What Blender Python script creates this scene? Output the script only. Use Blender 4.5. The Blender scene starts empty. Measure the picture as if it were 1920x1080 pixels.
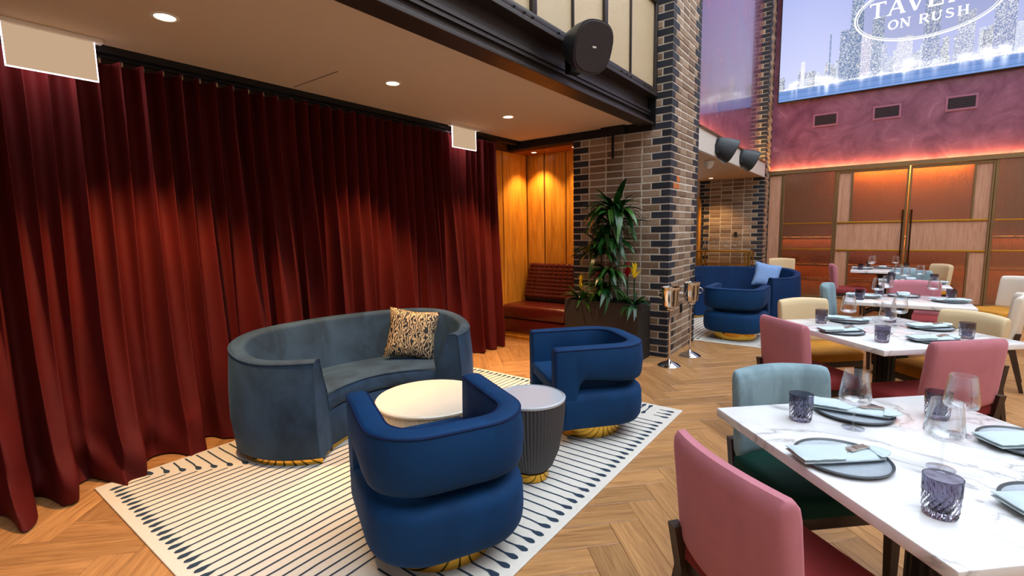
import bpy, bmesh, math, random
import numpy as np
from mathutils import Vector, Matrix
random.seed(7); RNG = np.random.default_rng(7)
R = math.radians; PI = math.pi
SC = bpy.context.scene; COL = SC.collection

# ------------------------------------------------------------------ camera
FPX = 902.9; YAW, PITCH, ROLL = R(-36.886), R(6.836), R(-1.033); CAMZ = 1.5
fwd = Vector((math.sin(YAW)*math.cos(PITCH), math.cos(YAW)*math.cos(PITCH), -math.sin(PITCH)))
right = Vector((math.cos(YAW), -math.sin(YAW), 0)); down = fwd.cross(right)
cr, sr = math.cos(ROLL), math.sin(ROLL)
r2 = cr*right - sr*down; d2 = sr*right + cr*down
cam = bpy.data.cameras.new('camera'); camo = bpy.data.objects.new('camera', cam); COL.objects.link(camo)
M = Matrix((r2, -d2, -fwd)).transposed().to_4x4(); M.translation = (0, 0, CAMZ)
camo.matrix_world = M
cam.sensor_fit = 'HORIZONTAL'; cam.sensor_width = 36.0; cam.lens = 36.0*FPX/1920; cam.clip_start = .02
SC.camera = camo
def pr(p):
    q = Vector(p) - Vector((0, 0, CAMZ)); z = q.dot(fwd)
    if z < .05: return None
    return (960 + FPX*q.dot(r2)/z, 540 + FPX*q.dot(d2)/z, z)

# ------------------------------------------------------------------ world, exposure
w = bpy.data.worlds.new('sky'); SC.world = w; w.use_nodes = True
bg = w.node_tree.nodes['Background']; bg.inputs[0].default_value = (.80, .89, 1.0, 1); bg.inputs[1].default_value = 4.8
vs = SC.view_settings; vs.view_transform = 'Standard'; vs.look = 'None'; vs.gamma = 1; vs.use_curve_mapping = False; vs.exposure = 0.0
SC.cycles.use_denoising = True; SC.cycles.max_bounces = 12; SC.cycles.transmission_bounces = 10; SC.cycles.diffuse_bounces = 4; SC.cycles.glossy_bounces = 4
SC.cycles.transparent_max_bounces = 16; SC.cycles.sample_clamp_indirect = 6; SC.cycles.caustics_reflective = False; SC.cycles.caustics_refractive = False

# ------------------------------------------------------------------ materials
def lin(h):
    h = h.lstrip('#'); c = [int(h[i:i+2], 16)/255 for i in (0, 2, 4)]
    return tuple(((v+.055)/1.055)**2.4 if v > .04045 else v/12.92 for v in c) + (1,)
class NT:
    def __init__(s, name):
        s.m = bpy.data.materials.new(name); s.m.use_nodes = True; s.t = s.m.node_tree; s.t.nodes.clear()
        s.out = s.n('ShaderNodeOutputMaterial')
    def n(s, typ, **kw):
        o = s.t.nodes.new(typ)
        for k, v in kw.items(): setattr(o, k, v)
        return o
    def l(s, a, b): s.t.links.new(a, b)
    def bsdf(s, **kw):
        b = s.n('ShaderNodeBsdfPrincipled')
        for k, v in kw.items(): b.inputs[k.replace('_', ' ')].default_value = v
        s.l(b.outputs[0], s.out.inputs[0]); return b
    def ramp(s, fac, stops):
        r = s.n('ShaderNodeValToRGB'); e = r.color_ramp.elements
        while len(e) < len(stops): e.new(.5)
        for i, (p, c) in enumerate(stops): e[i].position = p; e[i].color = c
        s.l(fac, r.inputs[0]); return r.outputs[0]
    def noise(s, vec=None, scale=5, detail=3, rough=.5, dist=0):
        o = s.n('ShaderNodeTexNoise'); o.inputs['Scale'].default_value = scale; o.inputs['Detail'].default_value = detail
        o.inputs['Roughness'].default_value = rough; o.inputs['Distortion'].default_value = dist
        if vec is not None: s.l(vec, o.inputs['Vector'])
        return o.outputs[0]
    def coord(s, which='Object', scale=None):
        o = s.n('ShaderNodeTexCoord').outputs[which]
        if scale is None: return o
        mp = s.n('ShaderNodeMapping'); mp.inputs['Scale'].default_value = scale; s.l(o, mp.inputs[0]); return mp.outputs[0]
    def bump(s, h, b, strength=.2, dist=.01):
        o = s.n('ShaderNodeBump'); o.inputs['Strength'].default_value = strength; o.inputs['Distance'].default_value = dist
        s.l(h, o.inputs['Height']); s.l(o.outputs[0], b.inputs['Normal'])
    def math(s, op, a, b=None):
        o = s.n('ShaderNodeMath', operation=op)
        for i, v in enumerate((a, b)):
            if v is None: continue
            if isinstance(v, (int, float)): o.inputs[i].default_value = v
            else: s.l(v, o.inputs[i])
        return o.outputs[0]
    def mix(s, fac, a, b):
        o = s.n('ShaderNodeMix', data_type='RGBA')
        for i, v in ((0, fac), (6, a), (7, b)):
            if isinstance(v, (int, float)): o.inputs[i].default_value = v
            elif isinstance(v, tuple): o.inputs[i].default_value = v
            else: s.l(v, o.inputs[i])
        return o.outputs[2]
def sh(c, k): return tuple(min(1, v*k) for v in c[:3]) + (1,)
MATS = {}
def plain(name, h, rough=.5, metal=0.0, var=0.0, scale=8, bump=0.0, bscale=80, **kw):
    if name in MATS: return MATS[name]
    t = NT(name); c = lin(h); b = t.bsdf(Base_Color=c, Roughness=rough, Metallic=metal, **kw)
    if var: t.l(t.mix(t.noise(t.coord(), scale, 4), sh(c, 1-var), sh(c, 1+var)), b.inputs['Base Color'])
    if bump: t.bump(t.noise(t.coord(), bscale, 3), b, bump, .004)
    MATS[name] = t.m; return t.m
def velvet(name, h, var=.25, sheen=.5, scale=5):
    t = NT(name); c = lin(h); b = t.bsdf(Roughness=.75, Sheen_Weight=sheen, Sheen_Roughness=.35, Sheen_Tint=sh(c, 2.2), Specular_IOR_Level=.25)
    n1 = t.noise(t.coord(scale=(1, 1, .6)), scale, 5, .6, .6)
    t.l(t.ramp(n1, ((.3, sh(c, 1-var)), (.7, sh(c, 1+var)))), b.inputs['Base Color'])
    t.bump(t.noise(t.coord(), 350, 2), b, .12, .002); MATS[name] = t.m; return t.m
def emit(name, h, s):
    t = NT(name); e = t.n('ShaderNodeEmission'); e.inputs[0].default_value = lin(h); e.inputs[1].default_value = s
    t.l(e.outputs[0], t.out.inputs[0]); MATS[name] = t.m; return t.m
def glassy(name, h, tint=.92, spec=1.0, bump=0, rough=.02):
    t = NT(name); tr = t.n('ShaderNodeBsdfTransparent'); tr.inputs[0].default_value = lin(h)
    g = t.n('ShaderNodeBsdfGlossy'); g.inputs[0].default_value = (1, 1, 1, 1); g.inputs['Roughness'].default_value = rough
    f = t.n('ShaderNodeLayerWeight'); f.inputs[0].default_value = .28
    mx = t.n('ShaderNodeMixShader'); t.l(t.math('MULTIPLY', f.outputs['Facing'], spec), mx.inputs[0]); t.l(tr.outputs[0], mx.inputs[1]); t.l(g.outputs[0], mx.inputs[2])
    t.l(mx.outputs[0], t.out.inputs[0]); MATS[name] = t.m; return t.m
def grain(name, c0, c1, sc=(3, 40, 40), rough=.4, uv=False, var=.2, coat=0.0, diag=None):
    # wood: noise stretched along one axis, tone varied piece by piece
    t = NT(name); b = t.bsdf(Roughness=rough, Coat_Weight=coat, Coat_Roughness=.25)
    co = t.coord('UV' if uv else 'Object')
    oi = t.n('ShaderNodeObjectInfo').outputs['Random']; isl = t.n('ShaderNodeNewGeometry').outputs['Random Per Island']
    rnd = t.math('FRACT', t.math('ADD', t.math('MULTIPLY', oi, 7.31), isl))
    ad = t.n('ShaderNodeVectorMath', operation='ADD'); cb = t.n('ShaderNodeCombineXYZ')
    t.l(t.math('MULTIPLY', rnd, 37.0), cb.inputs[0]); t.l(t.math('MULTIPLY', rnd, 11.0), cb.inputs[1]); t.l(co, ad.inputs[0]); t.l(cb.outputs[0], ad.inputs[1])
    mp = t.n('ShaderNodeMapping'); mp.inputs['Scale'].default_value = sc
    if diag: mp.inputs['Rotation'].default_value = diag
    t.l(ad.outputs[0], mp.inputs[0])
    n = t.noise(mp.outputs[0], 1.0, 6, .65, 1.2)
    col = t.ramp(n, ((.30, lin(c0)), (.62, lin(c1))))
    k = t.math('ADD', t.math('MULTIPLY', rnd, 2*var), 1-var)
    mm = t.n('ShaderNodeVectorMath', operation='SCALE'); t.l(col, mm.inputs[0]); t.l(k, mm.inputs['Scale'])
    t.l(mm.outputs[0], b.inputs['Base Color']); t.bump(n, b, .08, .003); MATS[name] = t.m; return t.m
def brickmat(name, c0, c1, c2, rough=.9):
    t = NT(name); b = t.bsdf(Roughness=rough)
    oi = t.n('ShaderNodeObjectInfo').outputs['Random']; isl = t.n('ShaderNodeNewGeometry').outputs['Random Per Island']
    rnd = t.math('FRACT', t.math('ADD', t.math('MULTIPLY', oi, 5.77), isl))
    base = t.ramp(rnd, ((0, lin(c0)), (.5, lin(c1)), (1, lin(c2))))
    n = t.noise(t.n('ShaderNodeNewGeometry').outputs['Position'], 45, 4, .7)
    k = t.ramp(n, ((.3, (.72, .72, .72, 1)), (.75, (1.25, 1.25, 1.25, 1))))
    mm = t.n('ShaderNodeMix', data_type='RGBA', blend_type='MULTIPLY'); mm.inputs[0].default_value = 1
    t.l(base, mm.inputs[6]); t.l(k, mm.inputs[7]); t.l(mm.outputs[2], b.inputs['Base Color']); t.bump(n, b, .5, .006); MATS[name] = t.m; return t.m

m_oak = grain('oak_floor', '#93643a', '#c4915c', (2.2, 30, 1), .36, True, .17, .15)
m_under = plain('floor_underlay', '#4a3018', .9)
m_soffit = plain('soffit_plaster', '#cfbca6', .9, var=.04)
m_wall = plain('painted_wall', '#8d8278', .85)
m_dark = plain('dark_steel', '#3d3634', .4, .5, bump=.03)
m_black = plain('black_metal', '#131315', .45, .4)
m_curtain = velvet('red_velvet_curtain', '#500807', .2, .15, 3)
m_slate = velvet('slate_velvet', '#2b4159', .45, .45, 4)
m_navy = velvet('royal_blue_velvet', '#02345f', .22, .2, 4)
m_navyd = velvet('navy_piping', '#031f4a', .1, .2)
m_sofa2 = velvet('cobalt_velvet', '#022a56', .2, .2, 4)
m_pink = velvet('rose_velvet', '#c07a86', .12, .4, 4); m_red = velvet('oxblood_velvet', '#863031', .12, .25)
m_teal = velvet('grey_blue_velvet', '#859fa8', .3, .45, 7); m_green = velvet('bottle_green_velvet', '#07392f', .2, .4)
m_beige = plain('cream_fabric', '#d8c198', .8, var=.06); m_gold_seat = velvet('mustard_velvet', '#c0832b', .15, .4)
m_ivory = plain('ivory_fabric', '#e2d8c8', .8, var=.05)
m_walnut = grain('walnut_leg', '#241610', '#3a2519', (30, 30, 3), .45)
m_brass = plain('polished_brass', '#d9a441', .12, 1.0)
m_gold = plain('satin_gold', '#c9952f', .3, 1.0)
m_bronze = plain('bronze_frame', '#8d7350', .35, .8)
m_chrome = plain('polished_steel', '#d8d8d8', .07, 1.0)
m_mortar = plain('mortar', '#cdc3b4', .95, var=.1, scale=30)
m_brown = brickmat('brown_brick', '#6f5744', '#8a7059', '#a28a73')
m_darkbrick = brickmat('charcoal_brick', '#14161f', '#1d202b', '#282b36', .7)
m_rust = brickmat('orange_brick', '#a85424', '#b5622c', '#c26f35')
m_wood = grain('amber_veneer', '#a86a1c', '#dc9c3a', (14, 14, 1.2), .35, False, .08, .3)
m_woodd = grain('door_oak', '#b07c5e', '#cf9c7d', (22, 22, 1.6), .45, False, .06, 0, (0, R(38), 0))
m_woodd2 = grain('door_oak_mirrored', '#b07c5e', '#cf9c7d', (22, 22, 1.6), .45, False, .06, 0, (0, R(-38), 0))
m_leather = plain('oxblood_leather', '#4c150f', .3, var=.15, scale=12, bump=.05)
m_white = plain('white_enamel', '#e9e6e0', .4)
m_planter = plain('charcoal_planter', '#221d1b', .6)
m_soil = plain('potting_soil', '#1c130c', .95)
m_rug = plain('cream_wool', '#dcd5c9', .95, var=.06, scale=60, bump=.3, bscale=260)
m_rugline = plain('ink_blue_wool', '#26384a', .95, var=.2, scale=60)
m_napkin = plain('pale_blue_linen', '#c3d3d8', .85, var=.04, scale=30)
m_plate = plain('grey_stoneware', '#a7b1bb', .35, var=.2, scale=90); m_rim = plain('dark_glazed_rim', '#4d5358', .35)
m_copper = plain('rose_gold_cutlery', '#d9c6b8', .28, 1.0)
m_wine = glassy('clear_crystal', '#fbfcfd', spec=.85)
def mk_smoke():
    t = NT('smoked_crystal'); t.bsdf(Base_Color=lin('#a7a4b6'), Roughness=.0, Transmission_Weight=1.0, IOR=1.4); return t.m
m_smoke = mk_smoke()
m_fascia = plain('pale_fascia', '#cfc6bb', .7)
m_ceil2 = plain('bay_ceiling', '#c0a27c', .85)
m_glow_warm = emit('warm_led', '#ffb066', 22.0); m_glow_pink = emit('rose_led', '#ffc060', 150.0)
m_lamp = emit('downlight_lens', '#ffe2b8', 14.0); m_edge = emit('sign_edge_light', '#ffe9f0', 5.0)
m_panel = emit('sign_panel', '#e0bd9a', .75)
def mk_marble():
    t = NT('white_marble'); b = t.bsdf(Roughness=.12, Specular_IOR_Level=.5)
    co = t.coord(scale=(1.2, 1.2, 1.2)); n = t.noise(co, 1.5, 6, .55, 1.4)
    v = t.math('ABSOLUTE', t.math('SUBTRACT', n, .5))
    c1 = t.ramp(v, ((0, lin('#b9b6b4')), (.012, lin('#e0dfdf')), (.05, lin('#f4f4f5'))))
    n2 = t.noise(co, 5, 5, .6, .8); c2 = t.ramp(n2, ((.32, (.93, .93, .94, 1)), (.55, (1, 1, 1, 1))))
    mm = t.n('ShaderNodeMix', data_type='RGBA', blend_type='MULTIPLY'); mm.inputs[0].default_value = 1
    t.l(c1, mm.inputs[6]); t.l(c2, mm.inputs[7]); t.l(mm.outputs[2], b.inputs['Base Color']); return t.m
m_marble = mk_marble()
m_cream_marble = plain('cream_marble', '#e8dcc8', .2, var=.08, scale=4)
m_flute = plain('cream_fluted_stone', '#d8c3a4', .55); m_greyflute = plain('grey_fluted_resin', '#4a4a4e', .6); m_greytop = plain('pale_grey_top', '#b9bec4', .25, var=.04)
def mk_plaster():
    t = NT('plum_venetian_plaster'); b = t.bsdf(Roughness=.14, Coat_Weight=.5, Coat_Roughness=.06)
    n = t.noise(t.n('ShaderNodeNewGeometry').outputs['Position'], 2.2, 6, .65, 1.0)
    t.l(t.ramp(n, ((.3, lin('#5d3048')), (.7, lin('#8a5168')))), b.inputs['Base Color'])
    t.l(t.ramp(n, ((.3, (.10,)*3+(1,)), (.7, (.30,)*3+(1,)))), b.inputs['Roughness']); return t.m
m_plum = mk_plaster()
def mk_reeded():
    t = NT('bronze_reeded_glass'); tr = t.n('ShaderNodeBsdfTransparent'); tr.inputs[0].default_value = lin('#e6cdae')
    g = t.n('ShaderNodeBsdfGlossy'); g.inputs[0].default_value = lin('#b89a86'); g.inputs['Roughness'].default_value = .2
    wv = t.n('ShaderNodeTexWave'); wv.inputs['Scale'].default_value = 14; wv.bands_direction = 'X'; t.l(t.coord(), wv.inputs[0])
    bp = t.n('ShaderNodeBump'); bp.inputs['Strength'].default_value = .12; bp.inputs['Distance'].default_value = .01; t.l(wv.outputs['Fac'], bp.inputs['Height']); t.l(bp.outputs[0], g.inputs['Normal'])
    mx = t.n('ShaderNodeMixShader'); mx.inputs[0].default_value = .5; t.l(tr.outputs[0], mx.inputs[1]); t.l(g.outputs[0], mx.inputs[2]); t.l(mx.outputs[0], t.out.inputs[0]); return t.m
m_reeded = mk_reeded()
def mk_mesh_screen():
    t = NT('woven_wire_screen'); b = t.bsdf(Roughness=.5, Metallic=.2)
    wv = t.n('ShaderNodeTexWave'); wv.inputs['Scale'].default_value = 28; wv.bands_direction = 'Z'; t.l(t.coord(), wv.inputs[0])
    t.l(t.ramp(wv.outputs['Fac'], ((.2, lin('#a08a68')), (.6, lin('#d8c49c')))), b.inputs['Base Color']); t.bump(wv.outputs['Fac'], b, .3, .004); return t.m
m_screen = mk_mesh_screen()
def mk_pillow():
    t = NT('zebra_print'); b = t.bsdf(Roughness=.6)
    wv = t.n('ShaderNodeTexWave'); wv.inputs['Scale'].default_value = 13; wv.inputs['Distortion'].default_value = 14; wv.inputs['Detail'].default_value = 2; wv.inputs['Detail Scale'].default_value = 1.6
    t.l(t.coord(), wv.inputs[0]); t.l(t.ramp(wv.outputs['Fac'], ((.42, lin('#1a1a20')), (.5, lin('#c7ac85')))), b.inputs['Base Color']); return t.m
m_zebra = mk_pillow()
def mk_leaf():
    t = NT('glossy_leaf'); b = t.bsdf(Roughness=.3); oi = t.n('ShaderNodeObjectInfo').outputs['Random']
    t.l(t.ramp(oi, ((0, lin('#0a2c10')), (.6, lin('#174a1c')), (1, lin('#3a6a22')))), b.inputs['Base Color']); return t.m
m_leaf = mk_leaf()
m_yellow = plain('yellow_bract', '#e8c81a', .4); m_redfl = plain('red_bract', '#b3161a', .4)

# ------------------------------------------------------------------ mesh helpers
class MB:
    def __init__(s): s.bm = bmesh.new()
    def add(s, vs, fs):
        b = [s.bm.verts.new(v) for v in vs]
        for f in fs:
            try: s.bm.faces.new([b[i] for i in f])
            except ValueError: pass
        return s
    def box(s, x0, x1, y0, y1, z0, z1, bev=0):
        g = bmesh.ops.create_cube(s.bm, size=1)['verts']
        for v in g: v.co = Vector((x0+(v.co.x+.5)*(x1-x0), y0+(v.co.y+.5)*(y1-y0), z0+(v.co.z+.5)*(z1-z0)))
        if bev:
            es = list({e for v in g for e in v.link_edges}); bmesh.ops.bevel(s.bm, geom=es, offset=bev, segments=3, profile=.5, affect='EDGES')
        return s
    def lathe(s, prof, n=32, c=(0, 0, 0), mod=None, a0=0, close=True):
        rows = []
        for j, (r, z) in enumerate(prof):
            row = []
            for i in range(n):
                a = a0 + 2*PI*i/n; rr = r*(mod(a, j) if mod else 1)
                row.append(s.bm.verts.new((c[0]+rr*math.cos(a), c[1]+rr*math.sin(a), c[2]+z)))
            rows.append(row)
        for a, b in zip(rows, rows[1:]):
            for i in range(n): s.bm.faces.new((a[i], a[(i+1) % n], b[(i+1) % n], b[i]))
        if close:
            if prof[0][0] > 1e-4: s.bm.faces.new(rows[0][::-1])
            if prof[-1][0] > 1e-4: s.bm.faces.new(rows[-1])
        return s
    def loft(s, loops, caps=True, closed=True):
        rows = [[s.bm.verts.new(p) for p in lp] for lp in loops]; n = len(rows[0])
        for a, b in zip(rows, rows[1:]):
            for i in range(n if closed else n-1): s.bm.faces.new((a[i], a[(i+1) % n], b[(i+1) % n], b[i]))
        if caps and closed: s.bm.faces.new(rows[0][::-1]); s.bm.faces.new(rows[-1])
        return s
    def tube(s, pts, r, n=8):
        pts = [Vector(p) for p in pts]; loops = []; up = Vector((0, 0, 1))
        for i, p in enumerate(pts):
            d = (pts[min(i+1, len(pts)-1)] - pts[max(i-1, 0)]).normalized()
            u = d.cross(up if abs(d.z) < .95 else Vector((1, 0, 0))).normalized(); v = d.cross(u); rr = r[i] if isinstance(r, (list, tuple)) else r
            loops.append([p + u*(rr*math.cos(2*PI*k/n)) + v*(rr*math.sin(2*PI*k/n)) for k in range(n)])
        return s.loft(loops)
    def grid(s, f, nu, nv):
        vs = [[s.bm.verts.new(f(i/nu, j/nv)) for j in range(nv+1)] for i in range(nu+1)]
        for i in range(nu):
            for j in range(nv): s.bm.faces.new((vs[i][j], vs[i+1][j], vs[i+1][j+1], vs[i][j+1]))
        return s
    def mesh(s, name, mat, smooth=35):
        bmesh.ops.recalc_face_normals(s.bm, faces=s.bm.faces)
        me = bpy.data.meshes.new(name); s.bm.to_mesh(me); s.bm.free()
        if mat: me.materials.append(mat)
        if smooth: me.shade_smooth(); me.set_sharp_from_angle(angle=R(smooth))
        return me
    def build(s, name, mat, parent=None, smooth=35, **k): return link(name, s.mesh(name, mat, smooth), parent, **k)
def link(name, me, parent=None, loc=None, rz=None, **k):
    o = bpy.data.objects.new(name, me); COL.objects.link(o)
    if parent is not None: o.parent = parent
    if loc is not None: o.location = loc
    if rz is not None: o.rotation_euler = (0, 0, rz)
    return tag(o, **k)
def tag(o, label=None, cat=None, group=None, kind=None):
    if label: o['label'] = label
    if cat: o['category'] = cat
    if group: o['group'] = group
    if kind: o['kind'] = kind
    return o
def thing(name, label, cat, loc=(0, 0, 0), rz=0, group=None):
    o = bpy.data.objects.new(name, None); COL.objects.link(o); o.location = loc; o.rotation_euler = (0, 0, rz); o.empty_display_size = .1
    return tag(o, label, cat, group)
def dup(o, parent=None):
    c = o.copy(); COL.objects.link(c); c.parent = parent
    for ch in o.children: dup(ch, c)
    return c
def struct(name, mb, mat, parent=None, smooth=0, label=None): return mb.build(name, mat, parent, smooth, kind=None if parent else 'structure', label=label)
def rbox(x0, x1, y0, y1, z0, z1, bev=.01): return MB().box(x0, x1, y0, y1, z0, z1, bev)
def face_rz(dx, dy): return math.atan2(-dx, dy)      # local +y points along (dx, dy)

# ------------------------------------------------------------------ room shell
YB = 11.7; XR = 6.2; YF = -4.2; XL = -4.12; ZT = 7.4
floor = struct('floor', MB().box(XL-.2, XR+.2, YF-.2, YB+.9, -.12, -.012), m_under)
floor['label'] = 'oak herringbone floor'
# oak planks: herringbone at 45 degrees to the walls
PW = .164; NL = 4; PLk = PW*NL; X0, Y0 = -1.355, .161
def plank_mesh(name, L, W):
    bm = bmesh.new(); a, b, c = L/2-.0008, W/2-.0008, .0022
    P = [(-a, -b, -.014), (a, -b, -.014), (a, b, -.014), (-a, b, -.014), (-a, -b, -c*.6), (a, -b, -c*.6), (a, b, -c*.6), (-a, b, -c*.6), (-a+c, -b+c, 0), (a-c, -b+c, 0), (a-c, b-c, 0), (-a+c, b-c, 0)]
    vs_ = [bm.verts.new(p) for p in P]; uv = bm.loops.layers.uv.new('UVMap')
    for f in ((0, 1, 5, 4), (1, 2, 6, 5), (2, 3, 7, 6), (3, 0, 4, 7), (4, 5, 9, 8), (5, 6, 10, 9), (6, 7, 11, 10), (7, 4, 8, 11), (8, 9, 10, 11)):
        fc = bm.faces.new([vs_[i] for i in f])
        for lp in fc.loops: lp[uv].uv = (lp.vert.co.x, lp.vert.co.y)
    me = bpy.data.meshes.new(name); bm.to_mesh(me); bm.free(); me.materials.append(m_oak); return me
pm = plank_mesh('plank', PLk, PW)
planks = []
for j in range(-60, 90):
    for m in range(-12, 14):
        for typ in (0, 1):
            if typ == 0: u, v = j+NL/2, j+.5
            else: u, v = j+.5, j+1+NL/2
            u += m*NL; v -= m*NL
            x = X0 + (u-v)*PW/math.sqrt(2); y = Y0 + (u+v)*PW/math.sqrt(2)
            if not (XL < x < XR and YF < y < YB+.1): continue
            q = pr((x, y, 0)); s = -1
            under = (-3.45 < x < -1.4 and .9 < y < 3.6) or (x < -3.9 and y < 4.7)
            if q and -60 < q[0] < 1980 and 300 < q[1] < 1140 and not under: s = 1/q[2]**3
            planks.append((s, x, y, R(45) if typ == 0 else R(135)))
planks.sort(key=lambda p: -p[0])
for s, x, y, a in planks[:300]: link('plank', pm, floor, (x, y, 0), a)
nv = len(pm.vertices); pv = np.empty(nv*3); pm.vertices.foreach_get('co', pv); pv = pv.reshape(-1, 3)
pf = [tuple(p.vertices) for p in pm.polygons]; V = []; F = []; UV = []
for k, (s, x, y, a) in enumerate(planks[300:]):
    c_, s_ = math.cos(a), math.sin(a)
    V += [(x+p[0]*c_-p[1]*s_, y+p[0]*s_+p[1]*c_, p[2]) for p in pv]
    for f in pf:
        F.append(tuple(i+k*nv for i in f)); UV += [(pv[i][0], pv[i][1]) for i in f]
me = bpy.data.meshes.new('far_planks'); me.from_pydata(V, [], F); uvl = me.uv_layers.new(name='UVMap'); uvl.data.foreach_set('uv', np.array(UV).ravel()); me.materials.append(m_oak)
link('far_planks', me, floor, kind='stuff')

struct('wall_left', MB().box(XL-.15, XL, YF, 4.7, -.012, ZT), m_wall)
struct('wall_right', MB().box(XR, XR+.15, YF, YB+.9, -.012, ZT), m_fascia)
struct('wall_front', MB().box(XL, XR, YF-.15, YF, -.012, ZT), m_fascia)
wb = struct('wall_back', MB().box(-1.93, XR, YB, YB+.12, 2.57, ZT), m_plum)
struct('trim_1', MB().box(-1.93, -1.862, YB-.02, YB+.06, 0, 2.57), m_plum)
# glazed roof over the dining hall: open to the sky between steel rafters
roof = struct('ceiling_atrium', MB().box(XL, -1.7, YF, YB+.9, ZT, ZT+.15), m_wall)
for nm, b in (('roof_edge', (-1.7, XR, YF, -2.6, ZT, ZT+.15)), ('roof_edge', (-1.7, XR, 10.6, YB+.9, ZT, ZT+.15)), ('roof_edge', (5.6, XR, -2.6, 10.6, ZT, ZT+.15))): struct(nm, MB().box(*b), m_wall, roof)
for i in range(1, 8): struct('rafter', MB().box(-1.7, 5.6, -2.6+i*1.65-.04, -2.6+i*1.65+.04, ZT, ZT+.2), m_dark, roof)

# soffit over the lounge
sof = struct('ceiling', MB().box(XL, -2.19, YF, 5.46, 2.68, 2.98), m_soffit)
struct('access_seam', MB().box(-3.83, -3.22, 2.205, 2.211, 2.678, 2.681), m_black, sof)
struct('trim_2', MB().box(XL, -2.06, 5.40, 5.47, 2.585, 2.685), m_black)
struct('trim_3', MB().box(-3.97, -3.87, YF, 5.42, 2.635, 2.685), m_black)
track = rbox(-3.95, -3.92, YF+.1, 4.95, 2.616, 2.634, 0).build('curtain_track', m_black, smooth=0, label='slim metal curtain track fixed under the edge of the lounge ceiling', cat='curtain track')
# alcove with veneer panels
al = struct('wall_alcove', MB().box(-4.24, -4.09, 4.7, 5.46, 0, 2.72).box(-4.24, -4.09, 5.46, 6.0, 0, 2.57).box(-4.24, -3.07, 5.86, 6.0, 0, 2.57), plain('veneer_ground', '#5e330c', .5))
for x0, x1 in ((-4.075, -3.79), (-3.77, -3.44), (-3.42, -3.085)): struct('panel', rbox(x0, x1, 5.842, 5.862, .1, 2.56, .004), m_wood, al)
for y0, y1 in ((4.72, 5.25), (5.27, 5.82)): struct('panel', rbox(-4.092, -4.072, y0, y1, .1, 2.56, .004), m_wood, al)
struct('ceiling_alcove', MB().box(-4.24, -3.07, 5.47, 5.86, 2.555, 2.6), grain('ceiling_veneer', '#6b2f0c', '#8f4a14', (3, 30, 10), .3))
# upper storey behind the balustrade
struct('wall_mezzanine', MB().box(XL, -3.4, YF, 6.4, 2.98, 3.0).box(-3.5, -3.4, YF, 6.4, 3.0, ZT), plain('mezzanine_wall', '#b39a78', .8))

# ------------------------------------------------------------------ brickwork
BP = .0816; BH = BP-.0155
def unit_brick(name, seed):
    r_ = random.Random(seed); j = lambda k=.03: r_.uniform(-k, k)
    c, cz = .03, .08
    P = [(-.5, 1, -.5), (.5, 1, -.5), (.5, 1, .5), (-.5, 1, .5), (-.5, .1, -.5), (.5, .1, -.5), (.5, .1, .5), (-.5, .1, .5),
         (-.5+c, j(), -.5+cz+j()), (.5-c, j(), -.5+cz+j()), (.5-c, j(), .5-cz+j()), (-.5+c, j(), .5-cz+j())]
    me = bpy.data.meshes.new(name); me.from_pydata(P, [], [(0, 1, 5, 4), (1, 2, 6, 5), (2, 3, 7, 6), (3, 0, 4, 7), (4, 5, 9, 8), (5, 6, 10, 9), (6, 7, 11, 10), (7, 4, 8, 11), (8, 9, 10, 11), (3, 2, 1, 0)]); return me
UB = {}
def brick_me(mat):
    if mat.name not in UB:
        UB[mat.name] = []
        for k in range(4):
            me = unit_brick('brick', k); me.materials.append(mat); UB[mat.name].append(me)
    return random.choice(UB[mat.name])
def corner_me(mat, kk=[0]):
    key = mat.name+'_c'
    if key not in UB:
        me = MB().box(-.5, .5, -.5, .5, -.5, .5).mesh('brick', mat, 0); UB[key] = me
    return UB[key]
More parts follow.
